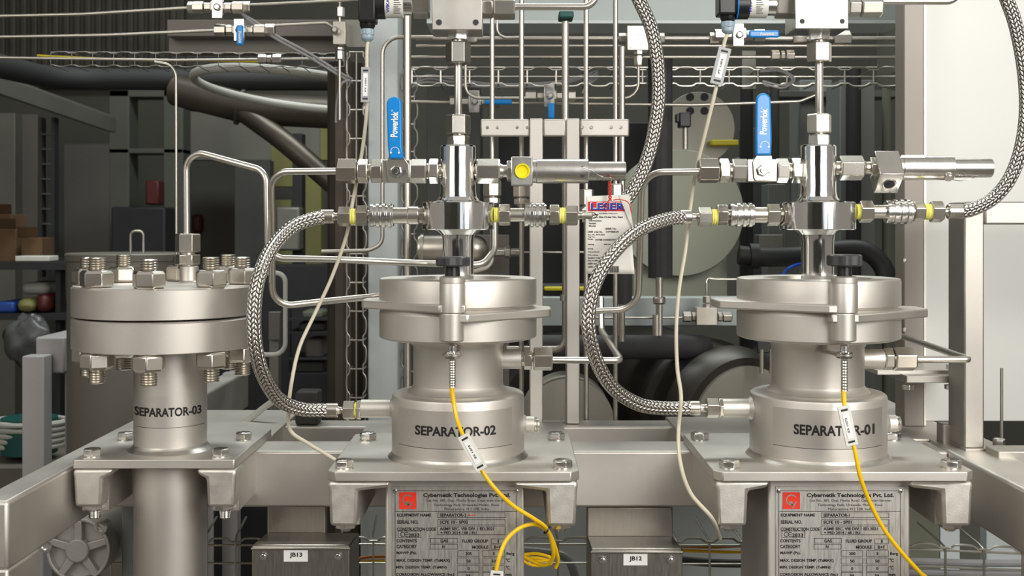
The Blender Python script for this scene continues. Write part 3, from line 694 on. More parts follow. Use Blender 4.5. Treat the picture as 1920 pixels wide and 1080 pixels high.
# quick couplings each side of the collars
def coupling(label, segs, line, x):
    t = thing('quick_coupling', label, 'coupling', P(x, line+22, 1.76), 'ribbed quick couplings at the collars')
    fit_row(t, segs, line=line); return t
coupling('ribbed quick coupling left of the separator-02 column collar', [('nut', 668, 690, 17, 'h'), ('neck', 689, 695, 13, 'n'), ('ribbed_sleeve', 694, 738, 23, 'r', 'zinc'), ('body', 737, 766, 15.5, 'c'), ('end_ring', 765, 785, 17, 'c'), ('brass_washer', 785, 795, 13, 'h')], 404, 730)
coupling('ribbed quick coupling right of the separator-02 column collar', [('thread_tape', 926, 935, 14, 't', 'thread_tape'), ('nut', 935, 957, 18, 'h'), ('body', 956, 984, 13, 'c'), ('ribbed_sleeve', 983, 1024, 23.5, 'r', 'zinc'), ('neck', 1023, 1031, 13, 'n'), ('nut', 1030, 1049, 17, 'h')], 403, 980)
coupling('ribbed quick coupling left of the separator-01 column collar', [('nut', 1344, 1364, 17, 'h'), ('neck', 1363, 1369, 13, 'n'), ('ribbed_sleeve', 1368, 1413, 23, 'r', 'zinc'), ('body', 1412, 1438, 15, 'c'), ('nut', 1437, 1461, 18.5, 'h'), ('thread', 1460, 1467, 13, 't')], 403, 1400)
coupling('ribbed quick coupling right of the separator-01 column collar', [('thread_tape', 1605, 1612, 14, 't', 'thread_tape'), ('nut', 1611, 1635, 18.5, 'h'), ('body', 1634, 1661, 13, 'c'), ('ribbed_sleeve', 1660, 1708, 23.5, 'r', 'zinc'), ('neck', 1707, 1713, 13, 'n'), ('nut', 1712, 1732, 17, 'h')], 397, 1680)

# braided hoses
def hose(label, pts, ends):
    t = thing('braided_hose', label, 'hose', pts[len(pts)//2], 'braided steel hoses')
    obj('braid', MB().sweep(catmull(pts, 12), 13.2*S(1.72), 28), 'braid', t, label='woven steel braid')
    for (line, segs, Y) in ends: fit_row(t, segs, line=line, Y=Y)
    return t
H = lambda l: [P(*p) for p in l]
hose('braided steel hose looping from the separator-02 collar down its left side',
     H([(606, 408, 1.755), (585, 411, 1.75), (545, 428, 1.735), (510, 465, 1.70), (487, 515, 1.665), (477, 570, 1.65), (478, 640, 1.65), (492, 700, 1.67), (522, 748, 1.71), (565, 767, 1.745), (614, 769, 1.76)]),
     [(406, [('ferrule', 602, 626, 13.5, 'c'), ('neck', 625, 636, 9, 'n'), ('nut', 634, 658, 16.5, 'h'), ('thread_tape', 657, 669, 15, 't', 'thread_tape')], 1.76),
      (769, [('ferrule', 611, 634, 13.5, 'c'), ('neck', 633, 646, 8, 'n'), ('nut', 644, 666, 16, 'h'), ('thread_tape', 665, 670, 15, 't', 'thread_tape'), ('nut', 669, 677, 16.5, 'h')], 1.76)])
hose('braided steel hose rising from the separator-02 right coupling out of the frame top',
     H([(1108, 404, 1.76), (1135, 400, 1.765), (1165, 383, 1.77), (1190, 350, 1.77), (1213, 300, 1.77), (1227, 245, 1.77), (1235, 180, 1.77), (1232, 110, 1.77), (1220, 50, 1.77), (1198, 0, 1.77), (1178, -45, 1.77)]),
     [(404, [('thread_tape', 1048, 1061, 15, 't', 'thread_tape'), ('nut', 1060, 1083, 17, 'h'), ('neck', 1082, 1094, 9, 'n'), ('ferrule', 1092, 1110, 13.5, 'c')], 1.76)])
hose('braided steel hose looping from the separator-01 collar down its left side',
     H([(1279, 408, 1.755), (1250, 411, 1.74), (1205, 428, 1.71), (1165, 458, 1.68), (1128, 505, 1.66), (1107, 560, 1.65), (1104, 620, 1.65), (1120, 680, 1.67), (1150, 728, 1.70), (1195, 757, 1.73), (1240, 765, 1.75), (1295, 765, 1.76)]),
     [(407, [('ferrule', 1275, 1297, 13.5, 'c'), ('neck', 1296, 1311, 8.5, 'n'), ('nut', 1309, 1334, 16.5, 'h', 'machined', .1), ('thread_tape', 1333, 1345, 15, 't', 'thread_tape')], 1.76),
      (765, [('ferrule', 1293, 1312, 13.5, 'c'), ('neck', 1311, 1325, 8.5, 'n'), ('nut', 1324, 1347, 16.5, 'h', 'machined', .1), ('nut', 1347, 1356, 16, 'h')], 1.76)])
hose('braided steel hose sweeping up the right edge from the separator-01 right coupling',
     H([(1801, 397, 1.76), (1825, 392, 1.76), (1862, 372, 1.76), (1893, 335, 1.755), (1914, 280, 1.75), (1924, 210, 1.75), (1920, 130, 1.75), (1905, 50, 1.75), (1888, 0, 1.75), (1870, -45, 1.75)]),
     [(397, [('thread_tape', 1731, 1746, 15, 't', 'thread_tape'), ('nut', 1744, 1767, 18, 'h'), ('neck', 1766, 1779, 9, 'n'), ('ferrule', 1777, 1803, 14, 'c')], 1.76)])

# fittings, tube and manifold block above each column
def top_stack(X_px, blk, label_b, label_t, ys, mB):
    Y = 1.76
    t = thing('column_feed_tube', label_t, 'tube', P(X_px, 272, Y), 'short feed tubes between column and block')
    fit_row(t, [('adapter_nut', ys[4], 273, 18.5, 'h', 'machined', .15), ('tube_nut', ys[3], ys[4]-2, 20.5, 'h', 'machined', .1), ('neck', ys[4]-3, ys[4]+1, 12, 'c'), ('tube', ys[1]-2, ys[3]+2, 7.4, 'c', 'satin_tube'), ('tube_nut', ys[0], ys[1], 20.5, 'h', 'machined', .05), ('adapter_nut', blk[3]-3, ys[0]-3, 18, 'h', 'zinc', .4), ('neck', ys[0]-4, ys[0]+1, 12, 'c')], axis='z', line=X_px)
    x0, x1, y0, y1 = blk
    t = thing('manifold_block', label_b, 'block', P(X_px, y1, Y), 'square manifold blocks')
    obj('block', MB().pbox(x0, y0, x1, y1, Y-.040, Y+.025, at=Y-.040), mB, t, bevel=.0012)
    for q in (x0+13, x1-12):
        obj('screw_hole', MB().turn(P(q, y1-14, Y-.0403), (0, -1, 0), [(0, .0042), (.0001, .0042)], 24), 'very_dark', t)
        obj('hole_rim', MB().ring(P(q, y1-14, Y-.0403), (0, -1, 0), [(0, .0040), (.0003, .0040), (.0003, .0046), (0, .0046)], 24), 'machined', t)
top_stack(859, (810, 904, -50, 56), 'brushed manifold block above the separator-02 column', 'short steel tube with hex nuts above the separator-02 column', [79, 120, 0, 216, 254], 'brushed')
top_stack(1536, (1491, 1591, -50, 54), 'bright manifold block above the separator-01 column', 'short steel tube with hex nuts above the separator-01 column', [80, 117, 0, 214, 252], 'relief')
def side_tube(label, segs, pts, x):
    t = thing('feed_tube', label, 'tube', P(x, 30, 1.76)); fit_row(t, segs, line=13, Y=1.76)
    obj('tube', MB().tube(pts, 6.2*S(1.76), .02, 16), 'satin_tube', t); return t
side_tube('bent steel tube leaving the right side of the block above separator-02', [('adapter', 903, 925, 19, 'h'), ('tube_nut', 926, 966, 21, 'h', 'machined', .2)],
          [P(960, 13, 1.76), P(1110, 13, 1.76), P(1130, -40, 1.76)], 930)
side_tube('bent steel tube leaving the right side of the block above separator-01', [('adapter', 1590, 1612, 16, 'h'), ('tube_nut', 1613, 1653, 17, 'h', 'machined', .2)],
          [P(1650, 3, 1.76), P(1790, 3, 1.76), P(1815, -50, 1.76)], 1620)
def transmitter(label, x0, ax, xb, gy):
    """x0 = left edge of the black plug; axis line pixel ax"""
    Y = 1.76; t = thing('pressure_transmitter', label, 'sensor', P(x0+50, ax+30, Y), 'pressure transmitters')
    d = xb-x0
    fit_row(t, [('adapter_nut', x0+d-33, x0+d, 22, 'h', 'machined', .25), ('collar', x0+d-50, x0+d-32, 19, 'c', 'zinc'), ('housing', x0+d-84, x0+d-49, 24, 'c', 'white_plastic'), ('black_ring', x0+33, x0+d-83, 26, 'c', 'black_plastic'), ('blue_ring', x0+31, x0+34, 26.5, 'c', 'blue_ring')], line=ax)
    mb = MB(); f = lambda px, py: P(px, py, Y-24.6*S(Y)+abs(py-ax)**2*.0000098)
    for i, (a, b) in enumerate(((-6, 12), (-2, 14), (2, 9), (6, 13), (10, 11), (14, 13), (-10, 10))):
        rect(mb, f, x0+d-68, ax+a, x0+d-68+b, ax+a+1.2)
    h = [o for o in t.children if o.name.startswith('housing')][0]
    mb2 = MB(); letters(mb2, 'WIKA', x0+d-82, ax-12, x0+d-76, ax+14, f, True, True); obj('label_text', mb, 'print_black', h, flat=True); obj('label_name', mb2, 'print_blue', h, flat=True)
    pl = obj('plug', MB().pbox(x0, ax-30, x0+32, gy-24, Y-.022, Y+.014, at=Y-.02), 'black_plastic', t, bevel=.0025)
    cx = x0+17
    obj('plug_neck', MB().turn(P(cx, gy-10, Y), (0, 0, 1), [(0, .0095), (.004, .0115), (.014, .012)], 32), 'black_plastic', t)
    obj('cable_gland', MB().turn(P(cx, gy+14, Y), (0, 0, 1), [(0, .0045), (.003, .0085), (.005, .0095), (.011, .0097), (.0112, .0105), (.0185, .0105)], 6 if 0 else 24), 'gland_grey', t, label='pale grey cable gland', bevel=.0004)
    obj('gland_nut', MB().turn(P(cx, gy+2, Y), (0, 0, 1), [(0, .0098), (.0085, .0098)], 6), 'gland_grey', t, bevel=.0006)
transmitter('pressure transmitter with black plug left of the block above separator-02', 672, 10, 806, 64)
transmitter('pressure transmitter with black plug left of the block above separator-01', 1348, 10, 1486, 50)

# ------------------------------------------------------------------ cables with clip-on markers
def cable(name, label, pts, r_px, m, group=None, Y=1.76, n=10):
    return obj(name, MB().spl(pts, r_px*S(Y), n, 10), m, None, label, 'cable', group)
cable('signal_cable', 'cream cable hanging from the pressure transmitter beside separator-02, down to its base plate',
      H([(690, 76, 1.76), (688, 100, 1.76), (688, 160, 1.76), (687, 215, 1.765), (678, 290, 1.785), (662, 375, 1.80), (650, 440, 1.80), (622, 520, 1.80), (592, 585, 1.79), (562, 650, 1.77), (547, 715, 1.75), (541, 770, 1.76), (545, 808, 1.775), (580, 833, 1.76), (628, 862, 1.74), (650, 880, 1.74)]), 3.6, 'cream_cable', 'cream signal cables')
cable('signal_cable', 'cream cable hanging from the pressure transmitter beside separator-01, down past its base plate',
      H([(1364, 62, 1.76), (1357, 85, 1.76), (1348, 140, 1.76), (1338, 185, 1.76), (1322, 250, 1.77), (1305, 320, 1.79), (1293, 400, 1.80), (1285, 470, 1.79), (1273, 545, 1.77), (1268, 620, 1.75), (1270, 690, 1.74), (1277, 745, 1.70), (1272, 810, 1.70), (1276, 870, 1.64), (1295, 925, 1.63), (1335, 972, 1.625), (1350, 1010, 1.70)]), 3.6, 'cream_cable', 'cream signal cables')
def marker(label, cx, cy, L, W, ang, Y, m, txt):
    """clip-on cable marker: frame, window strip and two dark end slots"""
    c = P(cx, cy, Y); s = S(Y); t = thing('cable_marker', label, 'marker', c, 'clip-on cable markers'); R = Matrix.Rotation(math.radians(ang), 3, 'Y')
    def bx(a, b, y0, y1, x0=0, z0=0):
        lo = (c.x+x0*s-a*s/2, Y+y0, c.z+z0*s-b*s/2); hi = (c.x+x0*s+a*s/2, Y+y1, c.z+z0*s+b*s/2)
        return MB().box(lo, hi, R, c)
    obj('frame', bx(W, L, -.0025, .0005), m, t, bevel=.0005)
    obj('name_strip', bx(W*.5, L*.64, -.0032, -.0024), 'white_print', t)
    for q in (-1, 1): obj('end_slot', bx(W*.55, L*.05, -.0029, -.0024, 0, q*L*.40), 'very_dark', t)
    mb = MB(); a = math.radians(90-ang)
    rot_letters(mb, txt, cx, cy, L*.4, W*.16, 90-ang, Y-.0034); obj('print', mb, 'print_black', t, flat=True)
marker('light grey cable marker on the cream cable below the separator-02 transmitter', 685.5, 159, 66, 17, 1, 1.752, 'grey_plastic', 'PT 1055')
marker('light grey cable marker on the cream cable below the separator-01 transmitter', 1351, 124, 71, 24, 14, 1.752, 'grey_plastic', 'PT 1054')
sm = 'yellow_cable'
cable('sensor_cable', 'yellow cable from the sensor of separator-02 crossing its plaque',
      H([(847, 726, 1.632), (850, 750, 1.63), (858, 790, 1.62), (875, 830, 1.60), (902, 880, 1.60), (930, 918, 1.60), (962, 948, 1.61), (1000, 972, 1.62), (1024, 990, 1.64), (1034, 1015, 1.66), (1037, 1045, 1.68), (1020, 1060, 1.70), (985, 1045, 1.72)]), 3.9, sm, 'yellow sensor cables', 1.62)
cable('sensor_cable', 'looped yellow cable in front of the lower right of the separator-02 plaque',
      H([(1042, 1064, 1.70), (1046, 1048, 1.69), (1037, 1015, 1.665), (1025, 994, 1.645), (1003, 983, 1.635), (975, 990, 1.63), (950, 1012, 1.62), (936, 1045, 1.61), (929, 1080, 1.61), (926, 1110, 1.61)]), 4, sm, 'yellow sensor cables', 1.62)
cable('sensor_cable', 'yellow cable from the sensor of separator-01 crossing its plaque',
      H([(1582, 732, 1.632), (1584, 765, 1.62), (1592, 805, 1.60), (1603, 845, 1.59), (1612, 890, 1.59), (1628, 935, 1.60), (1656, 990, 1.61), (1690, 1035, 1.62), (1722, 1070, 1.63), (1745, 1095, 1.64)]), 3.9, sm, 'yellow sensor cables', 1.62)
cable('sensor_cable', 'second yellow cable beside the lower right of the separator-01 plaque',
      H([(1700, 1042, 1.71), (1712, 1062, 1.69), (1740, 1085, 1.67), (1760, 1105, 1.66)]), 3.6, sm, 'yellow sensor cables', 1.62)
for lab, pts in (('yellow strain relief below the separator-02 clamp sensor', H([(847, 724, 1.632), (848, 738, 1.631), (851, 758, 1.629)])), ('yellow strain relief below the separator-01 clamp sensor', H([(1582, 731, 1.632), (1582, 745, 1.63), (1583.5, 760, 1.628)]))):
    mb = MB(); ps = catmull(pts, 10)
    for i in range(0, len(ps)-1, 2): mb.sweep([ps[i], ps[i+1]], .0040, 14)
    obj('strain_relief', mb, sm, None, lab, 'cable sleeve', 'strain reliefs of the yellow cables')
marker('white cable marker over the separator-02 lettering', 886, 848, 74, 23, -29, 1.592, 'white_plastic', 'ZS 1073')
marker('white cable marker over the separator-01 lettering', 1589, 798, 76, 23, -13, 1.590, 'white_plastic', 'ZS 1072')
marker('white cable marker cut off by the bottom edge beside the separator-02 plaque', 930, 1100, 60, 24, 4, 1.60, 'white_plastic', 'ZS')
obj('cable_tie', MB().ring(P(1026, 994, 1.64), (1, 0, -1), [(-.001, .0055), (.001, .0055), (.001, .0068), (-.001, .0068)], 20), 'black_plastic', None, 'small black tie round the yellow cables right of the separator-02 plaque', 'cable tie')

# ------------------------------------------------------------------ paper tag hanging from the relief valve
t = thing('paper_tag', 'white printed paper tag hanging by a red cord from the relief valve', 'tag', P(1145, 515, 1.745))
def tagpt(px, py, d=0):
    u = (px-1098)/94; v = (py-367)/146
    return P(px, py, 1.748-d+.006*math.sin(u*2.6+.4)*(.4+v)+.004*v)
mb = MB(); n = 14; vs = []; fs = []
for j in range(n+1):
    for i in range(n+1):
        u, v = i/n, j/n
        x = 1098+u*(80+12*v)+(2-2*v)*0; y = 368+v*145+u*(-3+4*v)
        vs.append(tagpt(x, y))
for j in range(n):
    for i in range(n): a = j*(n+1)+i; fs.append((a, a+1, a+n+2, a+n+1))
mb.add(vs, fs); card = obj('card', mb, 'paper', t)
m = card.modifiers.new('thick', 'SOLIDIFY'); m.thickness = .0004
mb = MB(); vs = []
mb.add([tagpt(1160, 366, .001), tagpt(1180, 364, .002), tagpt(1184, 405, .006), tagpt(1176, 405, .004), tagpt(1189, 433, .004)], [(0, 1, 2, 3), (2, 4, 3)]); obj('folded_corner', mb, 'paper', t)
f = lambda px, py: tagpt(px, py, .0007); mb = MB()
rect(mb, f, 1102, 378, 1182, 396, 12); obj('banner', mb, 'print_red', card, label='red printed banner')
f2 = lambda px, py: tagpt(px, py, .0024); mb = MB(); letters(mb, 'LESER', 1108, 380.5, 1172, 394, f2); obj('banner_lettering', mb, 'print_blue', card)
f2b = lambda px, py: tagpt(px, py, .0017); mb = MB(); letters(mb, 'LESER', 1106.5, 379.5, 1171, 392.6, f2b); obj('lettering_shadow', mb, 'white_print', card)
mb = MB()
for tx, a, b, c, d in (('The-Safety-Valve.com', 1122, 399, 1158, 402), ('Port Size Order No. Item', 1112, 405, 1168, 409), ('Information', 1104, 412, 1128, 415.5), ('Number', 1104, 417, 1118, 420.5), ('Model', 1104, 422, 1117, 425),
      ('LESER No.', 1134, 427, 1156, 430.5), ('LESER order No.', 1102, 433, 1130, 436.5), ('10798829', 1136, 433, 1160, 436.5), ('Art. No. 4374.2652', 1102, 438.5, 1134, 441.5), ('Tag No.', 1102, 443, 1116, 446), ('Range', 1102, 447, 1112, 450), ('SYSTEM CONNECTION 8U S. 25 BAR', 1116, 448, 1180, 451.5), ('Setting', 1102, 457, 1114, 460), ('200.00 g BARG', 1132, 457, 1162, 460),
      ('Spring', 1102, 465, 1112, 468), ('Test pressure', 1102, 471, 1124, 474), ('303.00 BARG', 1134, 471, 1160, 474), ('Disc temp.', 1102, 477, 1122, 480), ('Standard / order No.', 1102, 482, 1132, 485), ('Date of calibration / AB', 1102, 487, 1136, 490), ('LESER Serial No.', 1102, 492.5, 1128, 496), ('LESER contact: DE', 1102, 498.5, 1132, 502)):
    letters(mb, tx, a, b, c, d, f)
for i in range(12): x = 1143+i*1.5; rect(mb, f, x, 499, x+(.9 if i % 3 else 1.2), 511)
obj('small_print', mb, 'print_black', card, flat=True)
mb = MB()
for ph in (0, PI):
    mb.sweep([P(1143+2.2*math.sin(i*.9+ph)+i*.05, 340+i*1.9, 1.738+.002*math.cos(i*.9+ph)) for i in range(20)], .0011, 8)
mb.spl([P(1146, 372, 1.737), P(1140, 378, 1.74), P(1136, 398, 1.743)], .0007, 6)
mb.spl([P(1150, 375, 1.737), P(1162, 374, 1.736), P(1178, 380, 1.735), P(1184, 400, 1.74)], .0007, 6)
obj('cord', mb, 'red_cord', t, label='twisted red cord')
obj('wire', MB().spl([P(1092, 314, 1.735), P(1110, 321, 1.732), P(1130, 332, 1.733), P(1146, 334, 1.735), P(1144, 344, 1.738)], .0008, 6), 'zinc', t)

# ------------------------------------------------------------------ process tubes round the separators
def tube(label, pts, r_px, Y=1.8, bend=.02, fit=(), m='satin_tube', grp=None, name='steel_tube'):
    t = thing(name, label, 'tube', pts[0], grp)
    obj('tube', MB().tube(pts, r_px*S(Y), bend, 16, 7), m, t)
    for (axis, line, segs, YY) in fit: fit_row(t, segs, axis, line, YY)
    return t
tube('steel tube rising from the separator-03 lid and dropping behind the hose to run right', H([(350, 440, 1.90), (349, 280, 1.90), (499, 321, 1.86), (503, 484, 1.86), (640, 487, 1.88), (800, 494, 1.92), (905, 497, 1.93), (927, 470, 1.95), (927, 400, 1.97)]), 6.4, 1.9, .026,
     [('z', 352, [('adapter_nut', 477, 496, 20, 'h', 'machined', .1), ('neck', 472, 479, 14, 'c'), ('tube_nut', 438, 473, 20.5, 'h', 'machined', .1), ('neck', 495, 503, 13, 'c')], 1.90)])
tube('steel tube bending down from the left valve of separator-02 and back under its clamp', H([(640, 321, 1.76), (508, 322, 1.78), (511, 576, 1.84), (600, 566, 1.86), (700, 556, 1.87), (730, 553, 1.88)]), 6.6, 1.78, .03)
tube('steel tube bending down from the left valve of separator-01 and back towards the post', H([(1312, 322, 1.76), (1203, 323, 1.80), (1197, 580, 1.88), (1115, 583, 1.90), (1090, 583, 1.9)]), 6.4, 1.78, .04)
tube('steel tube from the right outlet of separator-02 bending back upwards', H([(1034, 675, 1.76), (1165, 676, 1.78), (1128, 620, 1.92), (1127, 560, 2.0)]), 6.2, 1.78, .012,
     [('x', 673, [('neck', 975, 984, 13, 'c'), ('gland_nut', 982, 997, 18, 'h', 'machined', .1), ('neck', 996, 1001, 12, 'c'), ('tube_nut', 1000, 1036, 19.5, 'h', 'machined', .15)], 1.76)])
tube('steel tube from the right outlet of separator-01 doubling back behind it', H([(1712, 674, 1.76), (1818, 674, 1.76), (1690, 630, 2.0), (1640, 625, 2.02)]), 6.6, 1.76, .007,
     [('x', 673, [('neck', 1652, 1658, 13, 'c'), ('gland_nut', 1656, 1673, 18.5, 'h', 'machined', .1), ('neck', 1672, 1677, 12, 'c'), ('tube_nut', 1675, 1715, 20, 'h', 'machined', .15)], 1.76)])

# ------------------------------------------------------------------ junction boxes under the front cross beam
def jbox(label, x0, x1, xb0, xb1, y0, txt, lx, col):
    Yf, Yb = 1.765, 1.875; t = thing('junction_box', label, 'junction box', P((x0+x1)/2, 1150, Yf), 'junction boxes')
    a = P(xb0, y0, Yb); b = P(xb1, y0, Yb)
    obj('back_plate', MB().box((a.x, Yb, EYE-.62), (b.x, Yb+.012, zz(y0, Yb))), col, t, bevel=.003)
    xa, xc = (x0-CX)*Yf/F, (x1-CX)*Yf/F; zt = zz(y0+84, Yf)
    zb = zz(y0+56, Yb)
    bd = obj('box_body', MB().prism([(Yf, EYE-.62), (Yb, EYE-.62), (Yb, zb), (Yf+.004, zt+.004), (Yf, zt)], xa, xc, 'x'), col, t, bevel=.0022)
    obj('lid_lip', MB().box((xa-.001, Yf-.003, zt-.003), (xc+.001, Yf, zt+.001)), col, t, bevel=.0012)
    for px in (x0+22, x1-22):
        c = P(px, y0+100, Yf-.0005); obj('screw', MB().turn(c, (0, -1, 0), [(0, .0055), (.0018, .0055), (.002, .0038), (.0045, .0036), (.005, .002)], 24), 'zinc', t)
    lb = obj('name_sticker', MB().pbox(lx, y0+88, lx+45, y0+110, Yf-.0012, Yf, at=Yf-.0012), 'white_print', t, label='small white sticker')
    mb = MB(); letters(mb, txt, lx+11, y0+93, lx+34.5, y0+103.5, lambda a, b: P(a, b, Yf-.0016)); obj('lettering', mb, 'print_black', lb, flat=True)
jbox('dark steel junction box stickered JB13 left of the separator-02 plaque', 472, 656, 500, 612, 943, 'JB13', 532, 'jbox')
jbox('steel junction box stickered JB12 right of the separator-02 plaque', 1108, 1280, 1100, 1262, 950, 'JB12', 1169, 'jbox')
# ------------------------------------------------------------------ posts, panels and tubing behind the separators
def slab(name, label, cat, x0, y0, x1, y1, Y0, Y1, m, bevel=.002, group=None, kind=None):
    return obj(name, MB().pbox(x0, y0, x1, y1, Y0, Y1), m, None, label, cat, group, kind, bevel)
def vtube(x, y0, y1, r, Y, mb=None): return (mb or MB()).sweep([P(x, y0, Y), P(x, (y0+y1)/2, Y), P(x, y1, Y)], r*S(Y), 14)
def pole(name, label, cat, x, y0, y1, r, Y, m, group=None): return obj(name, vtube(x, y0, y1, r, Y), m, None, label, cat, group)
def zpx(z, Y): return HZ+(EYE-z)*F/Y
# floor, walls, ceiling of the hall; reflectors added behind the camera
FL = 0.0
obj('floor', MB().box((-7, .2, -.1), (7, 9, FL)), 'concrete', kind='structure')
obj('wall_back', MB().box((-7, 8.0, -.1), (7, 8.2, 4.6)), 'wall_paint', kind='structure')
obj('wall_left', MB().box((-5.2, 2.6, -.1), (-5.0, 8.0, 4.6)), 'wall_paint', kind='structure')
obj('wall_right', MB().box((4.2, 2.6, -.1), (4.4, 8.0, 4.6)), 'wall_paint', kind='structure')
obj('ceiling', MB().box((-5.2, 2.6, 4.6), (4.4, 8.2, 4.7)), 'ceiling_dark', kind='structure')
for k, (a, b) in enumerate(((-5.2, .7), (1.9, 2.3), (4.2, 4.8))): obj('wall_front', MB().box((a, -4.2, 0), (b, -4.0, 4.6)), 'wall_paint', kind='structure')  # unseen wall added behind the camera as dark backing for column reflections
obj('wall_front', MB().box((.7, -4.2, 0), (4.2, -4.01, .9)), 'wall_paint', kind='structure')
for k, (a, b) in enumerate(((.7, 1.9), (2.3, 4.2))):  # unseen glowing panes, added to put bright bands in the polished columns
    o = obj('window_%d' % (k+1), MB().box((a, -4.15, .9), (b, -4.12, 4.4)), 'window_light', kind='structure')
# --- right: cabinet panel, corner post, frame
ZT = zz(-60, 2.12)
obj('cabinet_panel', MB().box(((1727-CX)*2.14/F, 2.14, TOP-.0), (1.35, 2.17, 2.1)), 'cabinet_white', None, 'large smooth white cabinet side panel behind the right relief valve', 'panel', bevel=.002)
t = thing('corner_post', 'tall grey steel post at the left edge of the white cabinet panel', 'post', P(1708, 800, 2.12))
obj('post', MB().box(((1690-CX)*2.1/F, 2.085, TOP), ((1727-CX)*2.1/F, 2.135, 2.1)), 'post_grey', t, bevel=.002)
obj('edge_trim', MB().box(((1727-CX)*2.1/F, 2.085, TOP+.002), ((1731-CX)*2.1/F, 2.14, 2.1)), 'blasted', t)
for py in (488, 618): obj('screw', MB().turn(P(1696, py, 2.085), (0, -1, 0), [(0, .0045), (.002, .004), (.003, .002)], 16), 'zinc', t)
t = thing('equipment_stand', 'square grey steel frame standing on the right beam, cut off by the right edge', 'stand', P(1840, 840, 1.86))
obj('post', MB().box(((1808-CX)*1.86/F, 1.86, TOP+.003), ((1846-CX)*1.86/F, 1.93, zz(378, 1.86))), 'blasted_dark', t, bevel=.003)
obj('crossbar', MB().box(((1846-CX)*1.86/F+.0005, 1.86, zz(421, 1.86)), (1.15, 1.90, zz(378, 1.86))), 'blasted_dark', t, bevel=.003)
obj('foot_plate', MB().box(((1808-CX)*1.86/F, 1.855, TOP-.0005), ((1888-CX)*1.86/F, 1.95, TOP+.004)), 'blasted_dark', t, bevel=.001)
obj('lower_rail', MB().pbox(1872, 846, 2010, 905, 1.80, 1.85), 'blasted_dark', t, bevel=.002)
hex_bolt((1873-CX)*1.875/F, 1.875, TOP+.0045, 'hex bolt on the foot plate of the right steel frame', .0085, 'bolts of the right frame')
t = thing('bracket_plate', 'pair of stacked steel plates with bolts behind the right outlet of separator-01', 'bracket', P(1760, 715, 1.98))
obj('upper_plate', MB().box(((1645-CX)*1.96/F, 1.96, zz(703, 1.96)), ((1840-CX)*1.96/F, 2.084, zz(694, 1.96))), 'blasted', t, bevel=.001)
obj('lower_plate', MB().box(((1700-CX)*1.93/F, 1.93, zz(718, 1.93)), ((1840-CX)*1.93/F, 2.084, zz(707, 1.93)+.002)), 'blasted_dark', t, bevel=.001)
for px, py in ((1702, 726), (1782, 726), (1785, 688)):
    obj('bolt', MB().turn(P(px, py+4, 1.95), (0, 0, 1), [(0, .0085), (.008, .0085)], 6), 'zinc', t, bevel=.0006)
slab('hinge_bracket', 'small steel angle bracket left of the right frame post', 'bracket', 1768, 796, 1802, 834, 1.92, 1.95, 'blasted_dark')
pole('support_rod', 'thin upright steel rod right of the frame post', 'rod', 1878, 690, 838, 3, 1.95, 'back_tube')
# --- painted columns and top beam of the outer frame
obj('frame_column', MB().box(((690-CX)*2.5/F, 2.5, FL), ((746-CX)*2.5/F, 2.62, 2.6)), 'painted_light', None, 'pale blue-grey painted column left of the separator-02 column', 'column', bevel=.004)
t = thing('roof_beam', 'pale grey painted beam across the top behind the blocks', 'beam', P(1240, 43, 2.45))
obj('web', MB().pbox(800, -60, 1692, 38, 2.45, 2.47), 'painted_grey', t); obj('flange', MB().pbox(800, 38, 1692, 44, 2.40, 2.52), 'painted_light', t, bevel=.001)
slab('beam_plate', 'dull grey horizontal plate behind the upper left valves', 'plate', 313, 37, 700, 68, 2.75, 2.80, 'plate_dull')
slab('beam_plate', 'darker dull grey plate just below the one behind the upper left valves', 'plate', 316, 70, 640, 100, 2.80, 2.84, 'plate_dull')
slab('frame_rail', 'pale blue-grey rail behind the paper tag and the left hose of separator-01', 'rail', 1015, 558, 1400, 611, 2.5, 2.56, 'painted_grey')
slab('lower_cabinet', 'white lower cabinet panel below the frame left of the separator-02 plaque', 'panel', 676, 905, 1112, 1300, 2.62, 2.66, 'painted_light')
slab('lower_cabinet', 'white lower cabinet panel below the frame between JB12 and separator-01', 'panel', 1115, 925, 1450, 1300, 2.66, 2.70, 'painted_light')
slab('lower_cabinet', 'grey-green lower panel beside the separator-01 plaque', 'panel', 1660, 880, 1762, 1300, 2.60, 2.64, 'greenish')
slab('lower_cabinet', 'pale lower panel under the right corner of separator-01', 'panel', 1763, 960, 1800, 1300, 2.60, 2.64, 'painted_light')
slab('lower_cabinet', 'pale lower panel cut off by the bottom right corner', 'panel', 1850, 960, 2050, 1300, 2.70, 2.74, 'painted_light')
# --- support posts with clamp bar and process tubes
for x0, x1, lab in ((993, 1018, 'left'), (1062, 1087, 'right')):
    t = thing('tube_support_post', '%s of the two flat steel posts carrying the clamp bar behind the paper tag' % lab, 'post', P((x0+x1)/2, 795, 2.11), 'tube support posts')
    obj('post', MB().pbox(x0, 222, x1, zpx(TOP, 2.11), 2.11, 2.15), 'blasted', t, bevel=.002)
t = thing('clamp_bar', 'horizontal steel clamp bar with screws across the upright tubes', 'bar', P(1040, 255, 2.10))
for a, b in ((901, 992), (1019, 1061), (1088, 1180)): obj('bar', MB().pbox(a, 223, b, 256, 2.108, 2.115), 'blasted', t, bevel=.003)
for px in (914, 933, 970, 989, 1092, 1109, 1146, 1164): obj('screw', MB().turn(P(px, 239, 2.108), (0, -1, 0), [(0, .0032), (.0012, .003), (.002, .0015)], 14), 'zinc', t)
grp = 'upright tubes behind the clamp bar'
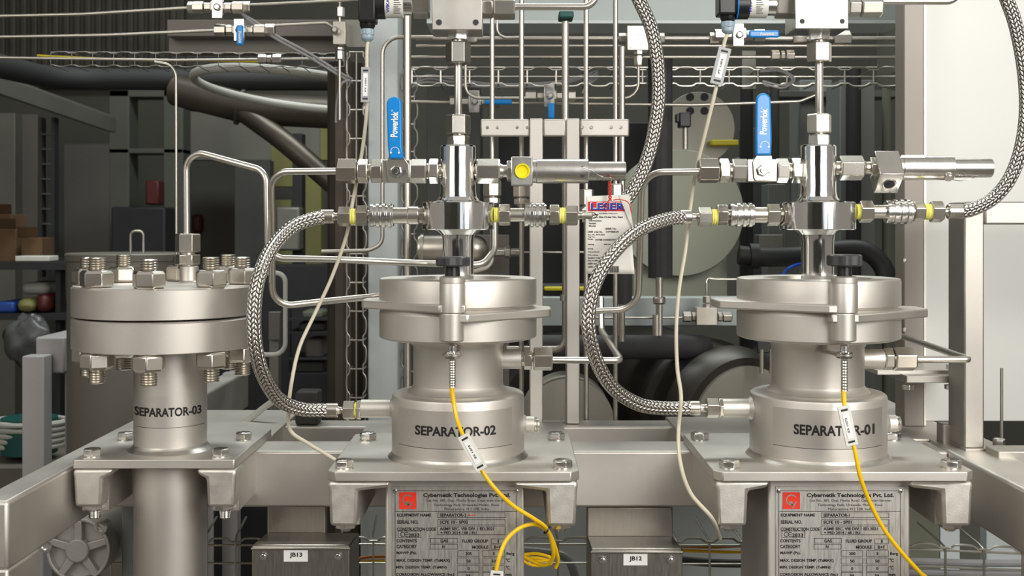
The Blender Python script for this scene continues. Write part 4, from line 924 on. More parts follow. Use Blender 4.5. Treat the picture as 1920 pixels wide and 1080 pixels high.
def up_tube(label, x, y0, y1, r, Y, fits=(), extra=None, m='back_tube'):
    t = thing('upright_tube', label, 'tube', P(x, y1, Y), grp); mb = MB()
    pts = [P(x, y0, Y), P(x, y1, Y)] + (extra or []); mb.tube(pts, r*S(Y), .03, 14) if extra else vtube(x, y0, y1, r, Y, mb)
    obj('tube', mb, m, t); fit_row(t, fits, 'z', x, Y) if fits else None; return t
nuts = lambda y, w=15: [('tube_nut', y, y+30, w, 'h'), ('gland_nut', y+32, y+44, w*.9, 'h'), ('neck', y+29, y+48, w*.6, 'c')]
up_tube('slim upright tube leftmost behind the clamp bar', 923, -60, 470, 4.5, 2.18, nuts(338, 15), [P(923, 500, 2.18), P(880, 512, 2.18)])
up_tube('upright tube second from the left behind the clamp bar', 978, -60, 780, 4.8, 2.18, nuts(340, 14))
up_tube('thick upright tube between the two support posts', 1060, 40, 640, 6.5, 2.20, [('union', 552, 564, 10, 'c')], [P(1050, 655, 2.2), P(950, 655, 2.2)])
up_tube('slim upright tube just right of the right support post', 1099, -60, 790, 4.6, 2.18, nuts(355, 13))
up_tube('upright tube near the right end of the clamp bar', 1154, -60, 790, 4.6, 2.18, nuts(345, 13))
up_tube('dull upright tube at the right end of the clamp bar', 1166, 88, 640, 6, 2.30)
obj('pipe_clamp', MB().pbox(1048, 20, 1076, 33, 2.17, 2.22), 'teal', None, 'dark green pipe clamp at the top of the thick upright tube', 'clamp', bevel=.003)
obj('insulation_sleeve', vtube(1167, 470, 570, 18, 2.30), 'insulation', None, 'short black insulation sleeve behind the paper tag', 'sleeve')
up_tube('thick upright tube just right of the painted column', 764, 30, 860, 7, 2.30)
tube('slim tube looping down in front of the painted column', H([(812, 70, 2.36), (717, 70, 2.36), (717, 458, 2.36), (690, 470, 2.36), (603, 472, 2.36)]), 3.8, 2.36, .035, m='back_tube', grp='slim back tubes')
for k, (y, r, a, b) in enumerate(((72, 4, 780, 1700), (86, 3, 780, 1700), (107, 3, 770, 1690), (191, 3, 770, 1540))):
    lab = ['topmost thick', 'second', 'third', 'lowest'][k]
    tube('%s of the long horizontal tubes behind the blocks' % lab, H([(a, y, 2.38), ((a+b)/2, y, 2.38), (b, y, 2.38)] if k < 3 else [(a, 191, 2.38), (1300, 197, 2.38), (1500, 190, 2.38), (1530, 178, 2.38)]), r, 2.38, .03, m='back_tube', grp='long horizontal tubes',
         fit=[('x', y, [('tube_nut', 870, 895, 9, 'h'), ('tube_nut', 1160, 1176, 9, 'h'), ('tube_nut', 1230, 1246, 9, 'h'), ('tube_nut', 1330, 1348, 10, 'h'), ('tube_nut', 1486, 1512, 9, 'h'), ('tube_nut', 1562, 1594, 13, 'h')], 2.38)] if k == 0 else
         ([('x', 104, [('tube_nut', 1445, 1461, 9, 'h'), ('gland_nut', 1463, 1471, 8, 'h'), ('tube_nut', 1473, 1489, 9, 'h')], 2.38)] if k == 2 else ()))
tube('upper of two slim tubes entering from the left edge', H([(-40, 31, 2.4), (150, 27, 2.4), (352, 15, 2.4)]), 2.8, 2.4, .1, m='back_tube', grp='slim tubes at the upper left', fit=[('x', 14, [('tube_nut', 352, 371, 9.5, 'h'), ('gland_nut', 372, 386, 8.5, 'h'), ('body', 385, 412, 8, 'c'), ('tube_nut', 430, 447, 8, 'h'), ('tube_nut', 449, 470, 10, 'h')], 2.4)])
tube('lower of two slim tubes entering from the left edge', H([(-40, 70, 2.4), (200, 66, 2.4), (406, 57, 2.4)]), 2.8, 2.4, .1, m='back_tube', grp='slim tubes at the upper left', fit=[('x', 56, [('tube_nut', 405, 421, 9.5, 'h'), ('gland_nut', 422, 434, 8.5, 'h'), ('body', 433, 475, 8.5, 'c'), ('tube_nut', 476, 488, 8, 'h'), ('tube_nut', 497, 516, 10, 'h')], 2.4)])
tube('slim tube running right from the topmost left valve', H([(468, 9, 2.4), (560, 5, 2.4), (700, -2, 2.4)]), 2.6, 2.4, .1, m='back_tube')
tube('slim tube running right from the lower left valve into a small block', H([(514, 48, 2.4), (612, 43, 2.4), (630, 55, 2.4)]), 2.6, 2.4, .02, m='back_tube')
tube('slim tube left of the first transmitter passing through a small block', H([(637, -50, 2.42), (637, 80, 2.42), (637, 225, 2.42)]), 2.6, 2.42, .1, m='back_tube', fit=[('z', 637, [('tube_nut', 14, 32, 8, 'h'), ('gland_nut', 88, 94, 7, 'h'), ('tube_nut', 95, 112, 7.5, 'h')], 2.42)])
t = thing('small_block', 'small steel block on the slim tube left of the first transmitter', 'block', P(635, 83, 2.40)); obj('block', MB().pbox(624, 40, 648, 83, 2.39, 2.43), 'back_tube', t, bevel=.001); obj('knob', MB().turn(P(629, 58, 2.39), (0, -1, 0), [(0, .008), (.012, .008), (.016, .004)], 20), 'back_tube', t)
obj('mounting_bracket', MB().pbox(648, 37, 690, 88, 2.42, 2.425), 'galvanised', None, 'thin galvanised bracket beside the small block', 'bracket')
tube('slim tube with couplings along the left wire tray', H([(-20, 108, 2.5), (330, 113, 2.5), (640, 110, 2.5)]), 2.6, 2.5, .1, m='back_tube', fit=[('x', 111, [('tube_nut', 484, 500, 8, 'h'), ('gland_nut', 501, 509, 7, 'h'), ('tube_nut', 511, 528, 8.5, 'h')], 2.5)])
tube('slim tube dropping from the left wire tray down to the separator-03 flange', H([(290, 116, 2.3), (318, 121, 2.3), (330, 136, 2.3), (331, 500, 2.3)]), 2.6, 2.3, .03, m='back_tube')
tube('slim tube turning up into the small hung block', H([(1000, 184, 2.34), (1197, 184, 2.34), (1197, 120, 2.34)]), 2.8, 2.34, .03, m='back_tube', fit=[('z', 1197, [('gland_nut', 95, 103, 8, 'h'), ('tube_nut', 104, 124, 7.5, 'h')], 2.34)])
t = thing('small_block', 'square steel block with screws hung near the top of the upper hose', 'block', P(1197, 94, 2.33)); obj('block', MB().pbox(1176, 48, 1216, 94, 2.33, 2.37), 'back_tube', t, bevel=.001)
for a, b in ((1199, 64), (1184, 87), (1212, 87)): obj('screw', MB().turn(P(a, b, 2.33), (0, -1, 0), [(0, .0035), (.002, .003)], 14), 'zinc', t)
tube('slim tube curving from the separator-02 nut to a background valve', H([(873, 118, 2.3), (873, 184, 2.3), (985, 184, 2.3)]), 2.8, 2.3, .025, m='back_tube')
tube('slim tube right of the painted column with an elbow pipe', H([(932, 30, 2.3), (932, 72, 2.3), (978, 70, 2.3)]), 2.6, 2.3, .02, m='back_tube')
# --- little background valves
def mini_valve(label, cx, cy, Y, hdl, ang, with_h=True, text=False):
    t = thing('small_ball_valve', label, 'valve', P(cx, cy+20, Y), 'small background valves'); s = S(Y)
    obj('body', MB().turn(P(cx-24, cy, Y), (1, 0, 0), [(0, 8*s), (12*s, 8*s), (13*s, 12*s), (36*s, 12*s), (37*s, 8*s), (50*s, 8*s)], 6), 'back_tube', t, bevel=.0008)
    obj('nut', MB().turn(P(cx-46, cy, Y), (1, 0, 0), [(0, 10*s), (20*s, 10*s)], 6), 'back_tube', t, bevel=.0008)
    obj('nut', MB().turn(P(cx+28, cy, Y), (1, 0, 0), [(0, 10*s), (20*s, 10*s)], 6), 'back_tube', t, bevel=.0008)
    obj('bracket', MB().pbox(cx-11, cy-22, cx+9, cy+20, Y-.018, Y-.014), 'zinc', t, bevel=.001)
    obj('stem', MB().turn(P(cx, cy, Y-.016), (0, -1, 0), [(0, 7*s), (.006, 7*s), (.009, 4*s)], 18), 'zinc', t)
    if with_h:
        x0, y0, x1, y1 = hdl; h = obj('lever_sleeve', MB().pbox(x0, y0, x1, y1, Y-.030, Y-.022, at=Y-.026), 'blue_vinyl', t, label='blue vinyl lever sleeve', bevel=.0035)
        if text:
            mb = MB(); horiz = x1-x0 > y1-y0
            rot_letters(mb, 'Powerlok', (x0+x1)/2+(6 if horiz else 0), (y0+y1)/2+(0 if horiz else 4), (26 if horiz else 22), 5.5, 0 if horiz else -88, Y-.0312); obj('lettering', mb, 'white_print', h)
    return t
mini_valve('small valve with short blue lever hanging down, upper left', 449, 57, 2.38, (443, 47, 457, 85), 0, text=True)
mini_valve('small valve without visible lever at the top left', 408, 14, 2.38, (0, 0, 1, 1), 0, False)
mini_valve('small valve with sideways blue lever behind the separator-02 feed tube', 890, 191, 2.36, (908, 184, 960, 196), 0)
mini_valve('small valve with blue lever pointing down above the clamp bar', 1031, 180, 2.34, (1027, 193, 1040, 223), 0)
mini_valve('small valve with sideways blue lever right of the second transmitter', 1386, 66, 2.36, (1404, 57, 1461, 71), 0, text=True)
# --- wire mesh cable trays
def wavy(a, b, n, amp, Y, vert=False, flip=1):
    """zigzag wire between pixel points with short dips at each rung"""
    pts = []
    for i in range(n+1):
        for q, h in ((0, 1), (.14, 1), (.30, 0), (.70, 0), (.86, 1)):
            if i == n and q: break
            t_ = (i+q)/n; x = a[0]+(b[0]-a[0])*t_; y = a[1]+(b[1]-a[1])*t_
            pts.append(P(x+(amp*h*flip if vert else 0), y+(0 if vert else amp*h*flip), Y))
    return pts
def tray(label, a, b, n, wd, Y, vert, r=1.6, amp=5, depth=.10, m='back_tube', lines=(0, .5, 1)):
    t = thing('wire_cable_tray', label, 'cable tray', P(a[0], b[1], Y)); mb = MB(); rr = r*S(Y)
    def wire(q, yy, am, fl=1):
        o = wd*q; A = (a[0]+(o if vert else 0), a[1]+(0 if vert else o)); B = (b[0]+(o if vert else 0), b[1]+(0 if vert else o))
        mb.sweep(catmull(wavy(A, B, n, am, yy, vert, fl), 3), rr, 6)
    wire(0, Y, amp)
    if depth: wire(1, Y, amp, -1); wire(.02, Y+depth, 0); wire(.5, Y+.002, 0)
    else: wire(.24, Y+.003, 0); wire(.92, Y+.003, 0)
    obj('long_wires', mb, m, t)
    for i in range(n+1):
        t_ = i/n; x = a[0]+(b[0]-a[0])*t_; y = a[1]+(b[1]-a[1])*t_
        p = P(x+(amp if vert else 0), y+(0 if vert else amp), Y); q = P(x+(wd-amp if vert else 0), y+(0 if vert else wd-amp), Y)
        if depth: mb = MB().sweep([p+Vector((0, depth, 0)), p, (p+q)/2, q, q+Vector((0, depth, 0))], rr, 6)
        else: mb = MB().sweep([p+Vector((-.008, .12, .015)), p+Vector((-.003, .02, .006)), p, (p+q)/2, q, q+Vector((0, 0, -.06))], rr, 6)
        obj('cross_wire', mb, m, t)
    return t
tray('wire cable tray running across behind the two columns', (772, 126), (1692, 126), 17, 35, 2.46, False, 1.5, 4.5)
tray('wire cable tray standing upright left of the painted column', (650, 98), (650, 800), 13, 36, 2.46, True, 1.5, 5, .05)
tray('narrow wire cable tray standing upright right of the painted column', (752, 130), (752, 800), 13, 30, 2.55, True, 1.5, 5, .05)
tray('wire cable tray running left from the upright tray to the workshop side', (95, 97), (645, 100), 14, 27, 2.55, False, .9, 2.2, .10, 'dark_wire')
tray('wire cable tray low behind JB13 and separator-03', (208, 1010), (500, 1010), 5, 50, 2.1, False, 2.2, 6, .0)
tray('wire cable tray low between JB13 and the separator-02 plaque', (640, 1008), (760, 1008), 2, 52, 2.12, False, 2.0, 6, .0)
tray('wire cable tray low between the separator-02 plaque and JB12', (975, 1008), (1118, 1008), 2, 52, 2.1, False, 2.2, 6, .0)
tray('wire cable tray low between JB12 and the separator-01 plaque', (1270, 1010), (1452, 1010), 3, 52, 2.1, False, 2.2, 6, .0)
tray('wire cable tray low right of the separator-01 plaque', (1700, 1018), (1990, 1030), 4, 46, 2.1, False, 2.2, 6, .0)
gc = 'grey cables on the trays'
for k, (dy, lab) in enumerate(((0, 'upper'), (6, 'middle'), (12, 'lower'))):
    cable('tray_cable', '%s grey cable lying along the tray behind separator-02' % lab, H([(772, 160+dy*.3, 2.48), (800, 142+dy, 2.48), (850, 148+dy, 2.50), (930, 158+dy*.4, 2.50), (1040, 154+dy*.5, 2.5), (1100, 140+dy*.4, 2.49), (1120, 134+dy, 2.48), (1100, 158+dy*.3, 2.48), (1092, 175, 2.48)]), 2.2, 'grey_cable', gc, 2.48, 8)
for k, lab in ((0, 'upper'), (6, 'lower')):
    cable('tray_cable', '%s of two grey cables slanting from the upper left valves to the upright tray' % lab, H([(448, 22, 2.40), (480, 42+k, 2.40), (520, 68+k, 2.40), (580, 100+k*1.2, 2.41), (640, 138+k, 2.43), (660, 148+k, 2.45)]), 2.6, 'grey_cable', gc, 2.4, 8)
cable('tray_cable', 'grey cable hooking down left of the upright wire tray', H([(655, 150, 2.44), (640, 158, 2.43), (632, 190, 2.43), (630, 230, 2.43)]), 2.6, 'grey_cable', gc, 2.4, 8)
for k in (0, 1):
    cable('tray_cable', ('outer' if k else 'inner')+' loop of grey cable left of the separator-01 feed tube', H([(1425, 134-k*2, 2.44), (1460, 133-k*3, 2.44), (1480+k*5, 142, 2.43), (1484+k*4, 153, 2.43), (1465, 160+k*5, 2.44), (1430, 152+k*4, 2.44)]), 2, 'grey_cable', gc, 2.44, 8)
cable('tray_cable', 'yellow and green earth wire on the left tray', H([(70, 104, 2.58), (190, 110, 2.58), (290, 114, 2.58), (400, 114, 2.58), (500, 116, 2.58)]), 1.8, 'bright_yellow', gc, 2.58, 8)
for k, (y0, m, lab) in enumerate(((1036, 'orange_cable', 'orange cable on the low tray'), (1044, 'yellow_cable', 'yellow cable on the low tray'))):
    cable('tray_cable', lab+' between JB13 and the separator-02 plaque', H([(640, y0+10, 2.16), (665, y0+12, 2.15), (700, y0+8, 2.15), (760, y0+8, 2.17)]), 3, m, 'coloured cables on the low trays', 2.15, 8)
    cable('tray_cable', lab+' between JB12 and the separator-01 plaque', H([(1275, y0-12, 2.17), (1330, y0-10, 2.17), (1380, y0-12+k*3, 2.16), (1450, y0-14+k*2, 2.17)]), 3, m, 'coloured cables on the low trays', 2.15, 8)
    cable('tray_cable', lab+' right of the separator-02 plaque', H([(980, y0+4, 1.80), (1005, y0+2, 1.79), (1030, y0+8, 1.78), (1030, y0+14, 1.78), (1000, y0+16, 1.79), (978, y0+6, 1.80)]), 3, 'yellow_cable', 'coloured cables on the low trays', 1.8, 8)
for k, lab in ((0, 'upper'), (20, 'lower')):
    cable('thick_cable', '%s thick grey conduit on the low tray right of separator-01' % lab, H([(1690, 1052+k, 2.2), (1760, 1054+k, 2.2), (1840, 1056+k, 2.2), (1990, 1056+k, 2.2)]), 7, 'grey_cable', 'thick conduits', 2.2)
cable('thick_cable', 'thick grey conduit bending down left of JB12', H([(970, 1032, 2.2), (1020, 1036, 2.2), (1060, 1045, 2.19), (1078, 1080, 2.18), (1082, 1130, 2.18)]), 8, 'grey_cable', 'thick conduits', 2.2)
cable('thick_cable', 'dark grey conduit on the low tray right of JB12', H([(1270, 1050, 2.2), (1350, 1056, 2.2), (1470, 1056, 2.2)]), 8, 'dark_grey_plastic', 'thick conduits', 2.2)
for x0, y0, x1, y1, lab in ((1391, 95, 1418, 167, 'galvanised strap crossing the tray right of the second transmitter'), (1647, 44, 1680, 164, 'galvanised strap crossing the tray near the corner post')):
    slab('tray_hanger', lab, 'hanger', x0, y0, x1, y1, 2.52, 2.53, 'galvanised', .001, 'galvanised tray hangers')
# --- vessels and pipes behind
def disc(name, label, cx, cy, r, Y, th, m, dish=.0, parts=None, cat='tank'):
    s = S(Y); t = thing(name, label, cat, P(cx, cy+r, Y)); R = r*s
    pr = [(0, R*.985), (.004, R)] if not dish else [(-dish*(1-(k/6)**2), R*k/6) for k in range(7)]
    if not dish: pr = [(0, R*.99), (.003, R), (th, R)]
    else: pr += [(th, R)]
    obj('body', MB().turn(P(cx, cy, Y), (0, 1, 0), pr, 72), m, t); return t
t = disc('round_tank', 'large pale green-grey round tank end behind the separator-01 left coupling', 1276, 399, 119, 2.75, .15, 'tank_green')
obj('stand', MB().pbox(1188, 470, 1363, 560, 2.80, 2.86), 'tank_green', t, label='pale stand plate')
t = disc('tank_flange', 'round grey flange with four dark holes behind the second cream cable', 1310, 240, 68, 2.95, .05, 'tank_grey', cat='flange')
for a, b in ((1294, 182), (1321, 182), (1294, 208), (1321, 208)): obj('bolt_hole', MB().turn(P(a, b, 2.949), (0, -1, 0), [(0, .010), (.002, .010)], 20), 'very_dark', t, label='dark hole')
t = thing('pressure_transmitter', 'small black-headed sensor in front of the four-hole flange', 'sensor', P(1285, 280, 2.78)); s = S(2.78)
obj('stem', MB().turn(P(1285, 280, 2.78), (0, 0, 1), [(0, 5*s), (44*s, 5*s), (45*s, 8*s), (50*s, 8*s)], 16), 'back_tube', t)
obj('plug', MB().pbox(1274, 210, 1296, 238, 2.76, 2.80), 'black_plastic', t, bevel=.003); obj('cable_exit', MB().pbox(1268, 213, 1279, 229, 2.765, 2.79), 'black_plastic', t, bevel=.002)
pole('insulated_pipe', 'black insulated upright pipe beside the round tank', 'pipe', 1238, 110, 521, 23, 2.45, 'insulation')
t = thing('upright_tube', 'bare tube end with union below the black insulated pipe', 'tube', P(1236, 625, 2.42)); obj('tube', vtube(1236, 520, 633, 6.5, 2.42), 'back_tube', t); obj('union', MB().turn(P(1236, 570, 2.42), (0, 0, 1), [(0, 10*S(2.45)), (.003, 12*S(2.45)), (.012, 12*S(2.45)), (.015, 10*S(2.45))], 24), 'back_tube', t)
t = thing('insulated_pipe', 'dark grey horizontal insulated pipe behind the left hose of separator-01', 'pipe', P(1160, 675, 2.42)); obj('pipe', MB().tube(H([(990, 651, 2.42), (1314, 651, 2.42), (1314, 651, 2.47)]), 23*S(2.42), .04, 24), 'insulation', t, label='dark grey insulation')
for a in (1160, 1230): obj('riser', vtube(a, 590, 640, 7, 2.42), 'back_tube', t)
t = disc('round_tank', 'pale round tank end low behind the tube support posts', 1065, 797, 88, 2.40, .12, 'tank_grey')
t = disc('round_tank', 'large dark round tank behind the pale round tank end', 1062, 795, 132, 2.62, .7, 'black_drum')
t = thing('round_tank', 'large dark ribbed drum left of the separator-01 neck', 'tank', P(1400, 950, 2.6)); s = S(2.6)
obj('shell', MB().turn(P(1395, 800, 2.36), (-.42, 1, .05), [(0, 118*s), (.02, 128*s), (.06, 132*s), (.08, 126*s), (.12, 126*s), (.14, 134*s), (.2, 134*s), (.22, 128*s), (.6, 140*s)], 72), 'black_drum', t)
obj('end_plate', MB().turn(P(1395, 800, 2.36), (.42, -1, -.05), [(-.002, 105*s), (.006, 104*s)], 72), 'tank_grey', t, label='pale end plate')
t = thing('manifold_block', 'small steel block with fittings and tube on the pale rail left of separator-01', 'block', P(1325, 611, 2.44)); obj('block', MB().pbox(1306, 577, 1345, 610, 2.42, 2.46), 'back_tube', t, bevel=.001)
fit_row(t, [('tube_nut', 1280, 1296, 9, 'h'), ('gland_nut', 1297, 1306, 8, 'h'), ('gland_nut', 1346, 1354, 8, 'h'), ('tube_nut', 1355, 1372, 9, 'h')], line=594, Y=2.44, m='back_tube')
fit_row(t, [('tube', 530, 556, 2.6, 'c'), ('tube_nut', 555, 568, 7, 'h'), ('gland_nut', 569, 577, 7, 'h')], axis='z', line=1325, Y=2.44, m='back_tube')
tube('thin tube along the pale rail behind the tag', H([(1100, 596, 2.44), (1190, 596, 2.44), (1281, 596, 2.44)]), 2, 2.44, .1, m='back_tube')
tube('thin tube behind the left side of separator-01 below the round tank', H([(1325, 531, 2.45), (1327, 522, 2.46), (1345, 524, 2.46), (1400, 524, 2.46)]), 2, 2.44, .01, m='back_tube')
t = thing('small_vessel', 'small horizontal steel vessel with domed end behind the separator-02 column', 'vessel', P(850, 492, 2.24)); s = S(2.24)
obj('shell', MB().turn(P(785, 467, 2.24), (1, 0, 0), [(0, 25*s), (.003, 26*s), (118*s*.88, 26*s)]+[((104+28*math.sin(a*PI/16))*s, 26*s*math.cos(a*PI/16)) for a in range(1, 8)], 48), 'back_tube', t)
obj('outlet_fitting', MB().turn(P(926, 473, 2.24), (1, 0, 0), [(0, 8*s), (20*s, 8*s), (21*s, 11*s), (30*s, 11*s), (31*s, 7*s), (48*s, 7*s)], 6), 'back_tube', t, bevel=.001)
obj('flange_ring', MB().turn(P(789, 467, 2.24), (1, 0, 0), [(0, 29*s), (6*s, 29*s)], 40), 'back_tube', t)
slab('backing_plate', 'grey mounting plate behind the small horizontal vessel', 'plate', 868, 440, 955, zpx(FL, 2.32), 2.32, 2.33, 'plate_dull')
tube('thin tube from the small vessel fitting past the support posts', H([(972, 473, 2.24), (1020, 473, 2.26), (1095, 473, 2.28), (1102, 478, 2.28)]), 2, 2.24, .01, m='back_tube')
# clutter seen through the right opening
slab('painted_column', 'dark grey-green painted column behind the round tank, near the corner post', 'column', 1575, 150, 1640, zpx(FL, 3.4), 3.4, 3.55, 'painted_mid', group='painted columns behind')
slab('painted_column', 'dim painted column left of the separator-01 feed tube', 'column', 1500, 150, 1560, zpx(FL, 3.9), 3.9, 4.05, 'painted_mid', group='painted columns behind')
slab('painted_column', 'dim painted column right of the black insulated pipe', 'column', 1396, 240, 1440, zpx(FL, 4.0), 4.0, 4.1, 'dark_steel', group='painted columns behind')
slab('painted_rail', 'dim painted rail crossing behind the blue lever of separator-01', 'rail', 1380, 296, 1650, 310, 3.8, 3.9, 'painted_mid')
slab('painted_rail', 'dim painted rail crossing high behind the separator-01 feed tube', 'rail', 1440, 170, 1690, 182, 3.8, 3.9, 'dark_steel')
for k, (x, m, r) in enumerate(((1400, 'very_dark', 12), (1452, 'dark_steel', 9), (1600, 'very_dark', 14), (1662, 'greenish', 8))):
    pole('background_pipe', ['dark upright pipe right of the big disc', 'slim dark upright pipe near the separator-01 lever', 'dark upright pipe right of the separator-01 column', 'greenish upright pipe just left of the corner post'][k], 'pipe', x, 130, zpx(FL, 3.2+.1*k), r, 3.2+.1*k, m, 'upright pipes far behind')
t = thing('black_hose', 'thick black hose curving behind the separator-01 column', 'hose', P(1500, 540, 2.7)); obj('hose', MB().spl(H([(1385, 478, 2.7), (1430, 482, 2.7), (1500, 480, 2.72), (1560, 470, 2.72), (1620, 470, 2.7), (1655, 500, 2.68), (1665, 545, 2.66), (1668, 600, 2.66)]), 18*S(2.7), 16), 'black_rubber', t)
obj('elbow_ring', MB().turn(P(1405, 480, 2.7), (1, 0, 0), [(0, 24*S(2.7)), (.02, 24*S(2.7))], 24), 'black_rubber', t)
cable('air_hose', 'small bright blue air hose left of the separator-01 lower column', H([(1466, 520, 2.64), (1474, 508, 2.64), (1485, 500, 2.64), (1505, 494, 2.68), (1525, 490, 2.70)]), 3, 'bright_blue_hose', 'blue air hoses', 2.6)
slab('valve_body', 'grey background valve body under the separator-01 left coupling', 'valve', 1422, 440, 1468, 470, 2.95, 3.002, 'galvanised')
slab('valve_body', 'pale background actuator beside the big disc', 'valve', 1440, 345, 1472, zpx(FL, 3.0), 3.0, 3.08, 'painted_mid')
slab('machine_housing', 'dim grey machine housing behind the second column', 'machine', 1466, 380, 1500, zpx(FL, 3.3), 3.3, 3.4, 'painted_mid')
slab('yellow_bracket', 'bright yellow bracket right of the four-hole flange', 'bracket', 1335, 262, 1385, 272, 2.9, 2.95, 'bright_yellow')
slab('machine_housing', 'grey pump motor under the horizontal insulated pipe', 'machine', 1200, 680, 1258, 704, 2.7, 2.85, 'galvanised', .01)
slab('machine_housing', 'olive machine base low behind the left hose of separator-01', 'machine', 1165, 712, 1262, 800, 2.8, 2.95, 'greenish', .01)
slab('tray_floor', 'black shelf below the paper tag behind the posts', 'shelf', 955, 535, 1110, 556, 2.6, 2.7, 'very_dark')
slab('cable_bundle', 'yellow cable bundle glimpsed between the support posts', 'cable', 1020, 538, 1110, 545, 2.55, 2.58, 'bright_yellow', .004)
for k, x in enumerate((1428, 1446)):
    pole('gauge_tube', ['left', 'right'][k]+' of two short tubes beside the separator-01 neck', 'tube', x, 655, 700, 4, 2.3, 'back_tube', 'short tubes beside the neck')
slab('solenoid_block', 'black solenoid block beside the separator-01 neck', 'valve', 1420, 640, 1450, 662, 2.3, 2.34, 'black_plastic')
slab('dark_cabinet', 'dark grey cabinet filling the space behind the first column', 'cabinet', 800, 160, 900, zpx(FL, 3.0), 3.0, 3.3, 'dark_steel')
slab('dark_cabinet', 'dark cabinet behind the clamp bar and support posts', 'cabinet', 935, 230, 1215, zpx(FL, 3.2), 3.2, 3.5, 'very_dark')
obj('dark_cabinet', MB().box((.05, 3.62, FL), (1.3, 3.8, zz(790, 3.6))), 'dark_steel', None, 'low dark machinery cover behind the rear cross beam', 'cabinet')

# ------------------------------------------------------------------ far workshop on the left
mb = MB(); n = 20; Yw = 7.9
for i in range(n):
    a = P(-60+i*20, -160, Yw); b = P(-60+i*20+12, 165, Yw); mb.box((a.x, Yw-.03, b.z), (b.x, Yw, a.z))
a = P(-70, -160, Yw); b = P(345, 165, Yw); mb.box((a.x, Yw, b.z), (b.x, Yw+.05, a.z))
obj('corrugated_sheet', mb, 'corrugated', None, 'dim corrugated wall sheet at the upper left', 'wall sheet', bevel=.01)
t = thing('air_duct', 'dark horizontal duct under the left wire tray', 'duct', P(200, 165, 4.4)); obj('duct', MB().tube(H([(-60, 110, 3.6), (100, 148, 4.4), (420, 150, 4.4), (700, 150, 4.4)]), 20*S(4.4), .2, 20), 'duct_dark', t)
mb = MB(); a, b = P(-40, 125, 4.6), P(205, 215, 5.6); mb.add([a, b, b+Vector((0, 0, -.085)), a+Vector((0, 0, -.085)), a+Vector((0, .1, 0)), b+Vector((0, .1, 0)), b+Vector((0, .1, -.085)), a+Vector((0, .1, -.085))], [(0, 1, 2, 3), (4, 5, 6, 7), (0, 1, 5, 4), (2, 3, 7, 6), (0, 3, 7, 4), (1, 2, 6, 5)])
obj('sloping_beam', mb, 'galvanised', None, 'grey sloping beam at the left edge', 'beam', bevel=.01)
slab('wall_panel', 'pale wall panel at the far left edge', 'panel', -80, 212, 28, zpx(FL, 6.5), 6.5, 6.7, 'galvanised'); slab('wall_panel', 'slightly darker wall panel beside the far left one', 'panel', 29, 214, 70, zpx(FL, 6.6), 6.6, 6.75, 'plate_dull')
slab('wall_panel', 'dim pinkish-grey wall panel behind the separator-03 tank lid', 'panel', 120, 270, 205, zpx(FL, 7), 7.0, 7.1, 'plate_dull')
slab('wall_panel', 'dim concrete panel behind the tube of separator-03', 'panel', 350, 200, 600, 300, 7.0, 7.1, 'galvanised')
t = thing('storage_rack', 'tall narrow black rack left of the tank lid', 'rack', P(95, 660, 5.2))
for x in (72, 96): obj('upright', MB().pbox(x, 220, x+6, 520, 5.2, 5.25), 'very_dark', t)
for y in range(250, 520, 28): obj('rung', MB().pbox(78, y, 96, y+3, 5.2, 5.23), 'dark_steel', t)
t = thing('door_frame', 'grey-green steel portal frame behind the separator-03 tube', 'frame', P(270, 480, 6))
for a in ((204, 168, 242, zpx(FL, 6)), (306, 168, 343, zpx(FL, 6)), (204, 168, 343, 182), (204, 278, 343, 288)): obj('member', MB().pbox(*a, 6, 6.15), 'portal_grey', t, bevel=.005)
slab('control_box', 'dark control box in the portal frame', 'box', 208, 388, 310, zpx(FL, 5.8), 5.8, 6.0, 'very_dark', .01)
slab('red_box', 'dim red box above the dark control box', 'box', 272, 338, 298, 384, 5.9, 6.0, 'red_paint', .01)
slab('fire_extinguisher', 'small dim red object right of the separator-03 tube', 'extinguisher', 358, 402, 376, 436, 7.9, 7.999, 'red_paint', .02)
obj('green_drum', MB().turn(P(349, 183, 4.4), (0, 1, 0), [(0, .03), (.03, .042), (.12, .042), (.14, .03)], 24), 'green_paint', None, 'dark green round cap left of the white hose coil', 'cap')
t = thing('steel_tank', 'grey round tank with flat lid behind separator-03', 'tank', P(240, 600, 2.9)); s = S(2.9); c = P(240, 474, 2.9)
obj('shell', MB().turn((c.x, 2.9, 0), (0, 0, 1), [(FL, 108*s), (c.z-.014, 108*s)], 64), 'tank_dark', t)
obj('lid', MB().turn((c.x, 2.9, 0), (0, 0, 1), [(c.z-.018, 111*s), (c.z-.003, 112*s), (c.z, 109*s)], 64), 'tank_dark', t)
obj('lid_handle', MB().tube([P(245, 474, 2.9), P(245, 433, 2.9), P(269, 433, 2.9), P(269, 474, 2.9)], 2.6*s, .012, 12), 'back_tube', t)
